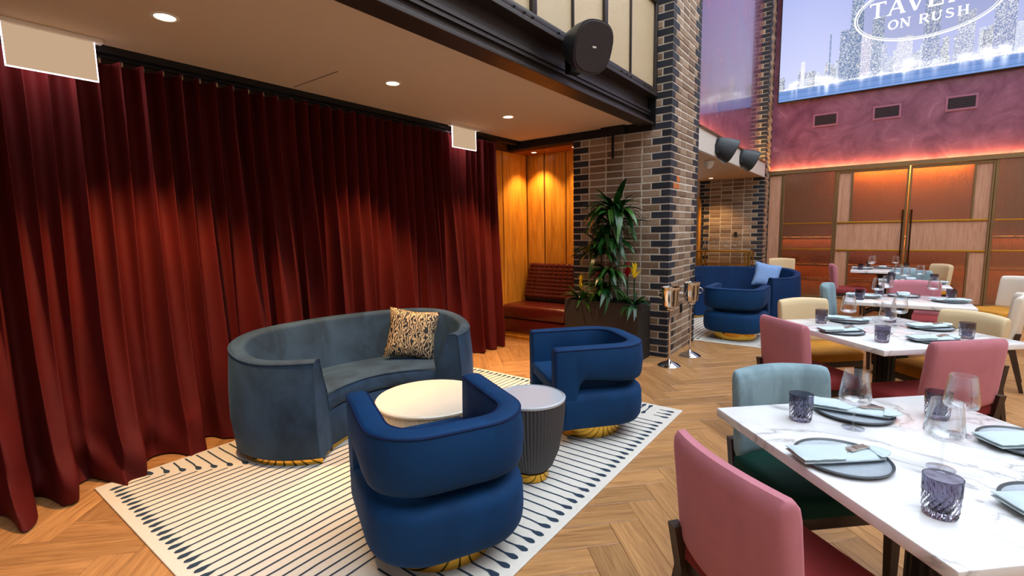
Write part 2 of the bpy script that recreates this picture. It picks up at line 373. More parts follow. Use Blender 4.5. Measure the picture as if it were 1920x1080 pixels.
def masonry(parent, x0, x1, y0, y1, z0, z1, fronts, cap=300, q=(.21, .10), inner=None):
    """bricks on the -Y face (x0..x1 at y0) and the +X face (y0..y1 at x1); fronts(z) -> left limit on the front"""
    L = []
    rows = int((z1-z0)/BP)
    for i in range(rows):
        z = z0 + (i+.5)*BP; a, b = (q[0], q[1]) if i % 2 == 0 else (q[1], q[0]); xl = fronts(z)
        rust = i in (24, 25) and cap == 300 and inner
        L.append(('c', x1-a/2, y0+b/2, z, a, b, m_darkbrick if not rust or i == 24 else m_darkbrick))
        L.append(('c', x1-b/2, y1-a/2, z, b, a, m_darkbrick))
        fx0 = x0
        if xl <= x0+.01: L.append(('c', x0+a/2, y0+b/2, z, a, b, m_darkbrick)); fx0 = x0+a+.015
        else: fx0 = xl
        fx1 = x1-a-.015
        def fill(s, e, off):
            out = []; p = s
            if off: out.append((p, p+.10)); p += .115
            while p < e-.03:
                n = p+.21
                if e-n < .05: n = e
                out.append((p, min(n, e))); p = n+.015
            return out
        for s_, e_ in fill(fx0, fx1, i % 2): L.append(('f', (s_+e_)/2, y0, z, e_-s_, 0, m_brown))
        for k, (s_, e_) in enumerate(fill(y0+b+.015, y1-a-.015, i % 2)): L.append(('r', x1, (s_+e_)/2, z, e_-s_, 0, m_rust if rust and k == 0 else m_brown))
    out = []
    for t in L:
        k, x, y, z, a, b, mt = t; p = pr((x, y, z)); s = -1
        if p and -20 < p[0] < 1940 and -20 < p[1] < 1100:
            wid = a*abs(math.cos(YAW)) + .08 if k != 'r' else a*.28
            s = wid/p[2]**2
        out.append((s, t))
    out.sort(key=lambda o: -o[0])
    V = {}; 
    for n, (s, (k, x, y, z, a, b, mt)) in enumerate(out):
        jit = random.uniform(-.003, .003)
        if k == 'c': me = corner_me(mt); loc = (x, y, z); sc = (a, b, BH); rz = 0
        elif k == 'f': me = brick_me(mt); loc = (x, y+jit, z); sc = (a, .06, BH); rz = 0
        else: me = brick_me(mt); loc = (x+jit, y, z); sc = (a, .06, BH); rz = PI/2
        if n < cap:
            o = link('brick', me, parent, loc, rz); o.scale = sc
        else:
            mw = Matrix.LocRotScale(Vector(loc), Matrix.Rotation(rz, 3, 'Z').to_quaternion(), Vector(sc))
            d = V.setdefault(mt.name, (mt, [], [])); o_ = len(d[1])
            d[1].extend([tuple(mw @ v.co) for v in me.vertices]); d[2].extend([tuple(i+o_ for i in p.vertices) for p in me.polygons])
    for mt, v, f in V.values():
        me = bpy.data.meshes.new('far_bricks'); me.from_pydata(v, [], f); me.materials.append(mt); link('far_bricks', me, parent, kind='stuff')
PX0, PX1, PY0, PY1 = -3.07, -1.844, 5.418, 6.45
pil = struct('wall_pillar', MB().box(PX0+.006, PX1-.006, PY0+.006, PY1-.006, 0, 7.3), m_mortar, label='brown brick pillar with charcoal quoins')
masonry(pil, PX0, PX1, PY0, PY1, -.03, 5.4, lambda z: PX0 if z < 2.72 else -2.25, inner=True)
p2 = struct('wall_brick', MB().box(-3.3, -1.859, 11.109, YB+.3, 0, 7.3), m_mortar, label='brick wall with charcoal quoins behind gold console')
masonry(p2, -3.12, -1.85, 11.1, YB+.1, -.03, 7.0, lambda z: -3.12 if z < 2.55 else -2.25)

# far bay between the pillars: soffit, fascia and glossy plum wall above
bay = struct('ceiling_bay', MB().box(XL, -1.87, 6.46, 11.1, 2.49, 2.6), m_ceil2)
struct('wall_fascia', MB().box(-1.9, -1.85, 6.46, 11.09, 2.48, 2.76), m_fascia)
struct('trim_4', MB().box(-2.0, -1.83, 6.46, 11.09, 2.76, 2.785), m_bronze)
struct('wall_plum', MB().box(-2.1, -2.0, 6.46, 11.09, 2.6, ZT), m_plum)
struct('wall_bay_left', MB().box(XL-.15, XL, 6.0, YB+.4, -.012, 2.6), m_wall)
link('led_strip', rbox(-1.985, -1.96, 6.5, 11.0, 2.786, 2.80, 0).mesh('led_strip', m_glow_pink, 0), label='rose glowing strip light hidden on the ledge below the side plum wall', cat='strip light')
for (x, z0, z1, r0) in ((-3.22, 0, 1.85, .0),):
    a = MB(); pts = [(-3.10, 11.06, 0), (-3.10, 11.06, 1.95)] + [(-3.45+.35*math.cos(t), 11.06, 1.95+.35*math.sin(t)) for t in np.linspace(.15, PI-.15, 14)] + [(-3.80, 11.06, 1.95), (-3.80, 11.06, 0)]
    a.tube(pts, .035, 10); a.build('archway_frame', m_wood, label='golden wood arch frame at the left end of the far brick wall', cat='arch')

# back wall: cove, doors and fixed bays
struct('trim_5', MB().box(-1.93, XR, YB-.09, YB+.02, 2.555, 2.60).box(-1.93, XR, YB-.09, YB-.075, 2.60, 2.635), m_bronze)
link('led_strip', rbox(-1.9, XR-.1, YB-.06, YB-.04, 2.602, 2.615, 0).mesh('led_strip', m_glow_pink, 0), label='rose glowing strip light in the cove above the glazed doors', cat='strip light')
struct('wall_corridor', MB().box(-1.9, XR, YB+.75, YB+.85, 0, 2.9).box(-1.9, XR, YB+.1, YB+.8, 2.9, 2.95), plain('corridor_wall', '#8f5f38', .7))
link('led_strip', rbox(-.45, 1.35, YB+.58, YB+.66, 2.66, 2.70, 0).mesh('led_strip', emit('amber_led', '#ffc060', 320), 0), label='amber strip light glowing behind the top of the door glass', cat='strip light')
for k, (z, e_) in enumerate(((.34, 5), (.66, 6), (1.24, 9))):  # added ledges with glowing strips, standing in for bright streaks on the glass
    sb_ = thing('added_streak_ledge', ('lowest', 'middle', 'highest')[k]+' added lit ledge for bright streaks in the reeded glass', 'ledge', (2.1, YB+.66, z), 0, 'added streak ledges behind the glass')
    rbox(-4.0, 4.0, -.10, .085, 0, .03, .004).build('board', m_wood, sb_); rbox(-4.0, 4.0, -.10, -.088, -.045, -.001, 0).build('lip', m_wood, sb_, 0); rbox(-3.95, 3.95, -.08, -.06, -.012, -.001, 0).build('led_strip', emit('streak_led_%d' % k, '#ffc48a', e_*9), sb_, 0)
yd0, yd1 = YB-.03, YB+.03
def frame_bar(parent, x0, x1, z0, z1, mt=None): struct('frame_bar', rbox(x0, x1, yd0-.012, yd1+.012, z0, z1, .004), mt or m_bronze, parent)
def fill_panel(parent, nm, x0, x1, z0, z1, mt): struct(nm, MB().box(x0, x1, yd0+.012, yd1-.012, z0, z1), mt, parent)
def bay_win(name, x0, x1):
    w_ = struct(name, rbox(x0, x1, yd0-.012, yd1+.012, 0, .05, .004), m_bronze, label=None); w_['kind'] = 'structure'
    frame_bar(w_, x0, x0+.04, .05, 2.555); frame_bar(w_, x1-.04, x1, .05, 2.555)
    for z in (1.0, 1.53): frame_bar(w_, x0+.04, x1-.04, z-.012, z+.012, m_gold)
    for z0, z1 in ((.05, .988), (1.012, 1.518), (1.542, 2.555)): fill_panel(w_, 'pane', x0+.04, x1-.04, z0, z1, m_reeded)
    return w_
def stile(name, x0, x1, mt):
    w_ = struct(name, rbox(x0, x1, yd0, yd1, 0, 2.555, .003), m_bronze); struct('panel', rbox(x0+.025, x1-.025, yd0-.012, yd0+.01, .06, 2.53, .003), mt, w_)
stile('trim_6', -1.86, -1.60, m_woodd); bay_win('window_1', -1.60, -.645); bay_win('window_2', 1.60, 2.75); stile('trim_7', 2.75, 3.0, m_woodd2); bay_win('window_3', 3.0, 4.1); bay_win('window_4', 4.1, XR)
def door(name, xo, xi, mt, s):
    """outer edge xo, meeting edge xi; s = +1 when the meeting edge is to the right"""
    lo, hi = min(xo, xi), max(xo, xi)
    d = struct(name, rbox(lo, hi, yd0, yd1, .01, .05, .003), m_bronze)
    frame_bar(d, lo, lo+.03, .05, 2.55); frame_bar(d, hi-.03, hi, .05, 2.55); frame_bar(d, lo+.03, hi-.03, 2.50, 2.55)
    st0, st1 = (lo+.03, lo+.23) if s > 0 else (hi-.23, hi-.03)
    gl0, gl1 = (lo+.26, hi-.03) if s > 0 else (lo+.03, hi-.26)
    fb = (lo+.23, lo+.26) if s > 0 else (hi-.26, hi-.23)
    frame_bar(d, fb[0], fb[1], 1.55, 2.5); frame_bar(d, fb[0], fb[1], .05, .98)
    for z in (.99, 1.535): frame_bar(d, lo+.03, hi-.03, z-.015, z+.015, m_gold)
    fill_panel(d, 'panel', st0, st1, 1.55, 2.5, mt); fill_panel(d, 'panel', st0, st1, .05, .975, mt); fill_panel(d, 'panel', lo+.03, hi-.03, 1.005, 1.52, mt)
    fill_panel(d, 'pane', gl0, gl1, 1.55, 2.5, m_reeded); fill_panel(d, 'pane', gl0, gl1, .05, .975, m_reeded)
    xh = xi-.055*s
    h = MB().tube([(xh, YB-.10, .75), (xh, YB-.10, 1.75)], .014, 10).tube([(xh, YB-.10, .82), (xh, YB-.02, .82)], .008, 8).tube([(xh, YB-.10, 1.68), (xh, YB-.02, 1.68)], .008, 8)
    h.build('door_handle', plain('aged_bronze_pull', '#4d3620', .35, .9), d)
    return d
door('door_1', -.64, .46, m_woodd, 1); door('door_2', 1.595, .475, m_woodd2, -1)
# vents
for i, (x, nm) in enumerate(((-.905, 'leftmost'), (.06, 'middle'), (1.09, 'rightmost'), (2.15, 'fourth'))):
    if i == 3: continue
    v = thing('air_vent', ('%s of the three slotted air vents in the plum wall below the screen' % nm), 'vent', (x, YB, 3.57), 0, 'vents in the plum wall')
    MB().box(-.21, .21, -.02, 0, .095, .125).box(-.21, .21, -.02, 0, -.125, -.095).box(-.21, -.18, -.02, 0, -.095, .095).box(.18, .21, -.02, 0, -.095, .095).build('frame', plain('vent_frame', '#8a5068', .4), v, 0)
    MB().box(-.18, .18, -.003, 0, -.095, .095).build('backing', m_black, v, 0)
    for k in range(7): MB().box(-.18, .18, -.016, -.004, -.083+k*.027-.003, -.083+k*.027+.006).build('slat', plain('vent_slat', '#3d1f2a', .5), v, 0)

# ------------------------------------------------------------------ LED screen with skyline and lettering
def skyline():
    W, Hh = 520, 292; img = np.zeros((Hh, W, 3)); r_ = np.random.default_rng(3)
    yy = np.linspace(0, 1, Hh)[:, None]; xx = np.linspace(0, 1, W)[None, :]
    top = np.array([.34, .40, .84]); bot = np.array([.62, .66, .97])
    img[:] = bot + (top-bot)*np.clip((yy[..., None]-.1)/.9, 0, 1); img += .12*np.exp(-((xx-.12)/.25)**2)[..., None]
    sh_ = int(.085*Hh)
    def bld(x, w_, h, base, dens, lit=(1, 1, 1)):
        a, b = int(x*W), int((x+w_)*W); t = int(h*Hh)
        if b <= a: return
        img[sh_:t, a:b] = base
        m = r_.random((t-sh_, b-a)) < dens; img[sh_:t, a:b][m] = np.array(lit)*r_.uniform(.8, 1.3, (m.sum(), 1))
    bld(.0, .024, .19, (.18, .22, .38), .42)
    for i in range(90):
        x = r_.uniform(.055, .98); h = .13+.13*r_.random()+.10*max(0, (x-.2))*r_.random(); k = r_.uniform(.4, .85)
        bld(x, r_.uniform(.012, .035), h, (k*.8, k*.88, k*1.15), r_.uniform(.18, .5))
    bld(.085, .016, .285, (.85, .88, 1), .6); bld(.19, .006, .45, (.3, .38, .6), .05); bld(.225, .055, .46, (.25, .33, .55), .22)
    bld(.26, .045, .66, (.22, .30, .5), .2); bld(.30, .06, .40, (.62, .6, .82), .35); bld(.335, .04, .50, (.3, .38, .6), .3); bld(.37, .02, .30, (.5, .55, .8), .3)
    bld(.42, .05, .33, (.7, .72, .95), .4); bld(.50, .05, .58, (.3, .36, .6), .3); bld(.60, .05, .42, (.4, .45, .7), .35); bld(.7, .06, .5, (.3, .35, .6), .3); bld(.83, .05, .4, (.4, .45, .7), .3)
    img[:sh_] = np.array([.20, .34, .72])*(1 + .25*r_.standard_normal((sh_, 1))*.5)[..., None]
    for i in range(34):
        x = r_.uniform(.03, .97); y = r_.uniform(.085, .14); s = r_.uniform(.008, .02); a = r_.uniform(.25, 1.0)
        img += a*np.exp(-((xx-x)/s)**2-((yy-y)/(s*1.5))**2)[..., None]*np.array([1, .97, .93])
        img[:sh_] += .5*a*np.exp(-((xx-x)/(s*.45))**2)[..., None]*yy[:sh_, :, None]/.085
    img += .6*np.exp(-((yy-.092)/.004)**2)[..., None]
    ex, ey = (xx-.5)*4.48/1.03, (yy-.5)*2.52/.53; el = (ex**2+ey**2) < 1
    img[el] *= .82
    return np.clip(img, 0, 1.6)
sk = skyline(); Hh, W = sk.shape[:2]
SX0, SX1, SZ0, SZ1 = -1.74, 2.74, 4.02, 6.54; SXC, SZC = .5, 5.28
scr = thing('video_screen', 'large LED video wall showing a lit night skyline with an oval logo', 'screen', (SXC, YB-.022, SZ0))
rbox(-2.255, 2.255, -.06, .02, -.015, 2.535, .004).build('housing', m_black, scr, 0)
gx, gz = np.meshgrid(np.linspace(-2.24, 2.24, W), np.linspace(0, 2.52, Hh)); vv = np.stack([gx, np.full_like(gx, -.062), gz], -1).reshape(-1, 3)
ii = np.arange(W*Hh).reshape(Hh, W); ff = np.stack([ii[:-1, :-1], ii[:-1, 1:], ii[1:, 1:], ii[1:, :-1]], -1).reshape(-1, 4)
me = bpy.data.meshes.new('display'); me.vertices.add(len(vv)); me.vertices.foreach_set('co', vv.ravel()); me.loops.add(ff.size); me.loops.foreach_set('vertex_index', ff.ravel())
me.polygons.add(len(ff)); me.polygons.foreach_set('loop_start', np.arange(0, ff.size, 4)); me.update(calc_edges=True)
ca = me.color_attributes.new('picture', 'FLOAT_COLOR', 'POINT'); ca.data.foreach_set('color', np.concatenate([sk.reshape(-1, 3), np.ones((W*Hh, 1))], 1).ravel())
t = NT('screen_picture'); e = t.n('ShaderNodeEmission'); at_ = t.n('ShaderNodeVertexColor', layer_name='picture'); t.l(at_.outputs[0], e.inputs[0]); e.inputs[1].default_value = .95; t.l(e.outputs[0], t.out.inputs[0]); me.materials.append(t.m)
link('display', me, scr)
m_logo = emit('logo_white', '#ffffff', 1.25)
def strokes(segs, ox, oz, s, wd):
    mb = MB()
    for (a, b, c, d, k) in segs:
        p, q = Vector((a, c)), Vector((b, d)); n = (q-p).normalized(); n = Vector((-n.y, n.x))*wd*k*.5
        mb.add([(ox+s*v.x, -.066, oz+s*v.y) for v in (p-n, q-n, q+n, p+n)], [(0, 1, 2, 3)])
    return mb
# letters as strokes (x0, x1, z0, z1, weight) in a unit box
GL = {'T': [(.5, .5, 0, 1, 1), (.08, .92, .95, .95, .55), (.32, .68, .03, .03, .4), (.09, .09, .78, .98, .4), (.91, .91, .78, .98, .4)],
      'A': [(.12, .5, 0, 1, .5), (.5, .86, 1, 0, 1), (.26, .72, .36, .36, .45), (0, .26, .03, .03, .4), (.7, 1, .03, .03, .4)],
      'V': [(.12, .5, 1, 0, 1), (.5, .86, 0, 1, .5), (0, .28, .97, .97, .4), (.72, 1, .97, .97, .4)],
      'E': [(.25, .25, 0, 1, 1), (.1, .85, .03, .03, .5), (.1, .82, .97, .97, .5), (.25, .66, .52, .52, .5), (.83, .83, .02, .24, .4), (.8, .8, .76, .98, .4)],
      'R': [(.22, .22, 0, 1, 1), (.08, .4, .03, .03, .4), (.08, .6, .97, .97, .45), (.6, .76, .97, .86, .8), (.76, .76, .86, .62, 1), (.76, .6, .62, .5, .8), (.22, .6, .5, .5, .45), (.48, .9, .5, 0, 1), (.82, 1, .03, .03, .4)],
      'N': [(.18, .18, 0, 1, .5), (.18, .84, 1, 0, 1), (.84, .84, 0, 1, .5), (.04, .34, .03, .03, .4), (.02, .24, .97, .97, .4), (.68, .98, .97, .97, .4)],
      'U': [(.2, .2, .3, 1, 1), (.2, .34, .3, .08, .9), (.34, .62, .06, .06, .6), (.62, .78, .08, .3, .7), (.78, .78, .3, 1, .5), (.06, .36, .97, .97, .4), (.64, .94, .97, .97, .4)],
      'S': [(.78, .6, .82, .95, .6), (.6, .34, .95, .95, .6), (.34, .2, .95, .78, .8), (.2, .3, .78, .6, .9), (.3, .7, .6, .42, 1), (.7, .8, .42, .24, .9), (.8, .64, .24, .05, .8), (.64, .36, .05, .05, .6), (.36, .16, .05, .2, .6)],
      'H': [(.2, .2, 0, 1, 1), (.8, .8, 0, 1, 1), (.2, .8, .5, .5, .45), (.05, .35, .03, .03, .4), (.05, .35, .97, .97, .4), (.65, .95, .03, .03, .4), (.65, .95, .97, .97, .4)],
      'O': [(.5+.4*math.cos(a), .5+.4*math.cos(b), .5+.48*math.sin(a), .5+.48*math.sin(b), .55+.45*abs(math.cos(a))) for a, b in [(2*PI*k/14, 2*PI*(k+1.1)/14) for k in range(14)]]}
def word(txt, xs, z0, s, wd):
    for ch, x in zip(txt, xs): strokes(GL[ch], x-s*.5, z0, s, wd).build('letter', m_logo, scr, 0)
word('TAVERN', [-.68+.272*k for k in range(6)], SZC-SZ0-.02, .27, .19)
word('ON', [-.44, -.27], SZC-SZ0-.27, .155, .2); word('RUSH', [-.01, .16, .33, .50], SZC-SZ0-.27, .155, .2)
for a, b, wd in ((1.03, .53, .028), (.985, .49, .012)):
    mb = MB(); n = 96; vs_ = []
    for k in range(n):
        c, s = math.cos(2*PI*k/n), math.sin(2*PI*k/n); vs_ += [(a*c, -.066, SZC-SZ0+b*s), ((a-wd)*c, -.066, SZC-SZ0+(b-wd)*s)]
    mb.add(vs_, [(2*k, 2*((k+1) % n), 2*((k+1) % n)+1, 2*k+1) for k in range(n)]); mb.build('logo_ring', m_logo, scr, 0)

# ------------------------------------------------------------------ steel edge beam and balustrade
bm_ = struct('wall_beam', MB().box(-2.125, -2.11, YF, 5.40, 2.665, 2.93), m_dark, label='dark steel edge beam of the mezzanine')
struct('bottom_flange', rbox(-2.20, -2.035, YF, 5.41, 2.64, 2.667, .004), m_dark, bm_)
struct('top_flange', rbox(-2.2, -2.0, YF, 5.41, 2.93, 2.965, .004), m_dark, bm_)
struct('mid_rail', MB().box(-2.11, -2.075, YF, 5.40, 2.775, 2.80).box(-2.11, -2.085, YF, 5.40, 2.745, 2.772), m_dark, bm_)
struct('end_plate', MB().box(-2.20, -2.02, 5.40, 5.416, 2.64, 2.965), m_black, bm_)
bal = thing('balustrade', 'dark steel balcony balustrade with cream wire mesh panels above the beam', 'balustrade', (-2.03, 0, 2.965))
rbox(-.035, .03, YF+.1, 5.40, 0, .045, .004).build('base_rail', m_dark, bal); rbox(-.03, .03, YF+.1, 5.40, .92, .98, .006).build('top_rail', m_dark, bal)
yy_ = 5.275
for k in range(0, 16):
    y = yy_-k*.57
    if k % 2 == 0: rbox(-.03, .03, y-.028+(.09 if k == 0 else 0), y+.028+(.09 if k == 0 else 0), .045, .92, .004).build('post', m_dark, bal)
    else: rbox(-.012, .02, y-.009, y+.009, .045, .92, .003).build('mullion', m_dark, bal)
    y1 = y-.028 if k % 2 == 0 else y-.009
    if k == 0: y1 += .09
    y0 = y-.57+(.009 if k % 2 == 0 else .028)
    if y0 > YF+.2: MB().box(-.012, .0, y0, y1, .045, .92).build('mesh_panel', m_screen, bal, 0)
    for q in (.06, .3, .5):
        MB().lathe([(.0, .0), (.009, .003), (.009, .008), (.001, .012)], 8).build('bolt', m_black, bal, loc=(.03, y-.28+q*.5, .012)).rotation_euler = (0, PI/2, 0)

def speaker(label, loc, rz, tilt, s, mount):
    sp = thing('wall_speaker', label, 'speaker', loc, rz)
    def sec(y, a, b): return [(a*abs(math.cos(t))**.75*math.copysign(1, math.cos(t)), y, b*abs(math.sin(t))**.75*math.copysign(1, math.sin(t))) for t in [2*PI*k/32 for k in range(32)]]
    prof = [(-.17, .05, .05), (-.165, .075, .072), (-.13, .095, .095), (-.03, .125, .13), (.06, .142, .15), (.075, .142, .15)]
    tm = Matrix.Rotation(tilt, 4, 'X')
    b = MB().loft([[tuple(tm @ Vector((x*s, y*s, z*s))) for x, y, z in sec(*p)] for p in prof]); b.build('cabinet', plain('speaker_grey', '#22262b', .45), sp, 50)
    b = MB().loft([[tuple(tm @ Vector((x*s, y*s, z*s))) for x, y, z in sec(*p)] for p in ((.076, .136, .144), (.084, .13, .138))]); gr = b.build('grille', plain('speaker_grille', '#2a2021', .8, bump=.3, bscale=400), sp, 50)
    b = MB().box(-.012*s, .014*s, .0845*s, .0865*s, -.004*s, .006*s)
    for v in b.bm.verts: v.co = tm @ v.co
    b.build('badge', m_white, gr, 0)
    k = MB().tube([(-.105*s, -.03*s, 0), (-.135*s, -.03*s, 0)], .022*s, 12); k.build('knob', m_chrome, sp)
    mx, my, mz = mount
    MB().tube([(-.13*s, -.03*s, 0), (-.14*s, -.1*s, -.02*s), (mx*.6, my*.6, mz*.7), mount], .016*s, 8).build('bracket', m_black, sp)
    c = Vector(mount); MB().box(c.x-.045*s, c.x+.045*s, c.y-.03*s, c.y+.03*s, c.z-.05*s, c.z+.05*s, ).build('mounting_plate', m_black, sp, 0)
    return sp
# the speaker front looks towards the room (+x, slightly towards the camera)
speaker('large dark grey loudspeaker clamped to the steel beam below the balcony mesh', (-1.80, 3.38, 2.85), face_rz(.90, -.42), R(-20), 1.2, (-.05, -.24, -.06))
speaker('small black loudspeaker on the pale fascia, nearer to the brick pillar', (-1.74, 7.42, 2.58), face_rz(.75, .45), R(-28), 1.15, (.05, -.16, .0))
speaker('small black loudspeaker on the pale fascia, farther from the brick pillar', (-1.74, 8.95, 2.60), face_rz(.75, .45), R(-28), 1.15, (.05, -.16, .0))

# ------------------------------------------------------------------ ceiling fixtures
def spot(loc, power, angle, blend=.6, col=(1, .59, .25), tgt=None, rad=.04):
    l = bpy.data.lights.new('downlight_beam', 'SPOT'); l.energy = power; l.spot_size = R(angle); l.spot_blend = blend; l.color = col; l.shadow_soft_size = rad
    o = bpy.data.objects.new('downlight_beam', l); COL.objects.link(o); o.location = loc
    if tgt: o.rotation_euler = (Vector(tgt)-Vector(loc)).to_track_quat('-Z', 'Y').to_euler()
    return o
def downlight(label, x, y, z, power, angle=110, r=.05, group=None, tgt=None, blend=.6):
    d = thing('downlight', label, 'downlight', (x, y, z), 0, group)
    MB().lathe([(r*.78, -.001), (r*.82, -.005), (r*1.08, -.004), (r*1.1, 0)], 28, close=False).build('trim_ring', m_white, d)
    MB().lathe([(.0, -.0015), (r*.8, -.0015)], 28, close=False).build('lens', m_lamp, d)
    s_ = spot((0, 0, -.012), power, angle, blend); s_.parent = d
    if tgt: s_.rotation_euler = (Vector(tgt)-Vector((x, y, z))).to_track_quat('-Z', 'Y').to_euler()
DL = [(1.10, 'nearest to the large exit sign'), (2.65, 'in the middle of the lounge ceiling row'), (4.17, 'nearest to the brick pillar')]
for y, t_ in DL: downlight('round recessed downlight %s' % t_, -3.14, y, 2.68, 290, 80, .062, 'downlights over the lounge', tgt=(-3.46, y, 0))
downlight('round recessed downlight over the leather bench in the wood alcove', -3.80, 5.62, 2.555, 105, 95, .04)
downlight('round recessed downlight at the right end of the wood alcove, by the pillar', -3.16, 5.62, 2.555, 45, 95, .04)
for (x, y, t_) in ((-2.07, 7.8, 'right'), (-2.28, 7.72, 'left')):
    d = thing('ceiling_spotlight', 'small white cone spotlight on the far bay ceiling, %s of the pair' % t_, 'spotlight', (x, y, 2.49))
    MB().lathe([(.02, 0), (.075, -.006), (.06, -.07), (.03, -.11), (.0, -.115)], 24).build('shade', m_white, d)
for (x, y) in ((-2.9, 8.2), (-2.75, 10.55)):
    downlight('recessed downlight in the far bay ceiling %s' % ('over the cobalt sofa' if y < 9 else 'washing the far brick wall'), x, y, 2.49, 50 if y < 9 else 110, 100, .05)

def exit_sign(label, y0):
    e_ = thing('exit_sign', label, 'sign', (-3.80, y0+.2, 2.68))
    rbox(-.03, .03, -.235, .235, -.025, 0, .004).build('canopy', m_white, e_)
    MB().box(-.005, .005, -.193, .193, -.245, -.025).build('panel', m_panel, e_, 0)
    MB().box(-.0055, .0055, -.198, .198, -.250, -.2452).box(-.0055, .0055, -.198, -.1932, -.2452, -.025).box(-.0055, .0055, .1932, .198, -.2452, -.025).build('lit_edge', m_edge, e_, 0)
    l = bpy.data.lights.new('sign_lamp', 'AREA'); l.energy = 6; l.size = .38; l.shape = 'RECTANGLE'; l.size_y = .02; l.color = (1, .80, .92)
    o = bpy.data.objects.new('sign_lamp', l); COL.objects.link(o); o.parent = e_; o.location = (-.022, 0, -.03); o.rotation_euler = (0, R(-8), R(90))
exit_sign('large blank edge-lit exit sign hanging in the upper left corner, before the curtain', .55)
exit_sign('blank edge-lit exit sign hanging near the far end of the curtain', 4.01)
tb = thing('ceiling_bracket', 'black T-shaped bracket hanging from the ceiling in front of the brick pillar', 'bracket', (-2.51, 5.36, 2.585))
rbox(-.15, .15, -.02, .02, -.002, .02+.078, .003).build('crossbar', m_black, tb); rbox(-.012, .012, -.012, .012, -.27, 0, .002).build('rod', m_black, tb)

# ------------------------------------------------------------------ curtain: two panels of ripple folds
def curtain(label, ya, yb, seed):
    r_ = np.random.default_rng(seed); L = yb-ya; nf = int(L/.112); n = nf*14; nz = 70
    knots = np.linspace(0, 1, nf//2+2); ph = np.interp(np.linspace(0, 1, n+1), knots, r_.uniform(-.9, .9, len(knots)))
    amp = np.interp(np.linspace(0, 1, n+1), np.linspace(0, 1, nf+2), r_.uniform(.65, 1.25, nf+2))
    ph2 = np.interp(np.linspace(0, 1, n+1), np.linspace(0, 1, nf//3+2), r_.uniform(-2, 2, nf//3+2))
    S = np.linspace(0, 1, n+1)[:, None]; T = np.linspace(0, 1, nz+1)[None, :]      # T = 0 floor .. 1 top
    th = 2*PI*nf*S; low = np.clip(1-T*1.15, 0, 1)
    a1 = np.sin(th+ph[:, None]*(.5+1.2*low)); a2 = np.sin(th/2.6+ph2[:, None])
    prof = (1-low)*np.sign(a1)*np.abs(a1)**.6 + low*a1
    X = -3.935 + .078*amp[:, None]*prof*(1-.72*low) + .10*low*a2
    Yw = ya + L*S
    near = np.clip((1.75-Yw)/1.1, 0, 1); near = near*near*(3-2*near)
    flare = np.clip(1-T/.42, 0, 1)**2
    X = X + .10*low + flare*near*(.20+.07*a2)
    pud = np.clip(1-T/.13, 0, 1)
    X = X + pud*near*.06*np.sin(17*Yw+5*T*8+2*a2) + .012*pud*np.sin(41*Yw+30*T)
    Y = Yw + .014*np.cos(th+ph[:, None])*np.ones_like(T) + .05*low*np.sin(3.1*Yw+2)
    Z = .012 + T*(2.60-.012) + .02*pud*near*np.sin(23*Yw) * T*8
    Z = np.maximum(Z, .006+0*Y)
    vs_ = np.stack([X, Y, Z], -1).reshape(-1, 3)
    ii = np.arange(vs_.shape[0]).reshape(n+1, nz+1); ff = np.stack([ii[:-1, :-1], ii[1:, :-1], ii[1:, 1:], ii[:-1, 1:]], -1).reshape(-1, 4)
    me = bpy.data.meshes.new('curtain'); me.from_pydata(vs_.tolist(), [], ff.tolist()); me.materials.append(m_curtain); me.shade_smooth()
    c = thing('curtain', label, 'curtain', (-3.9, (ya+yb)/2, 0), 0, 'velvet curtains along the lounge'); off = (3.9, -(ya+yb)/2, 0); link('drape', me, c, off)
    mb = MB()
    for k in range(0, nf, 1):
        y = ya+L*(k+.5)/nf; mb.box(-3.945, -3.935, y-.006, y+.006, 2.585, 2.615)
    mb.build('glider', m_chrome, c, 0, kind='stuff', loc=off)
curtain('dark red velvet curtain panel puddling on the floor at the far left', -1.2, 2.18, 5)
curtain('dark red velvet curtain panel behind the slate sofa, ending at the wood alcove', 2.185, 4.93, 11)

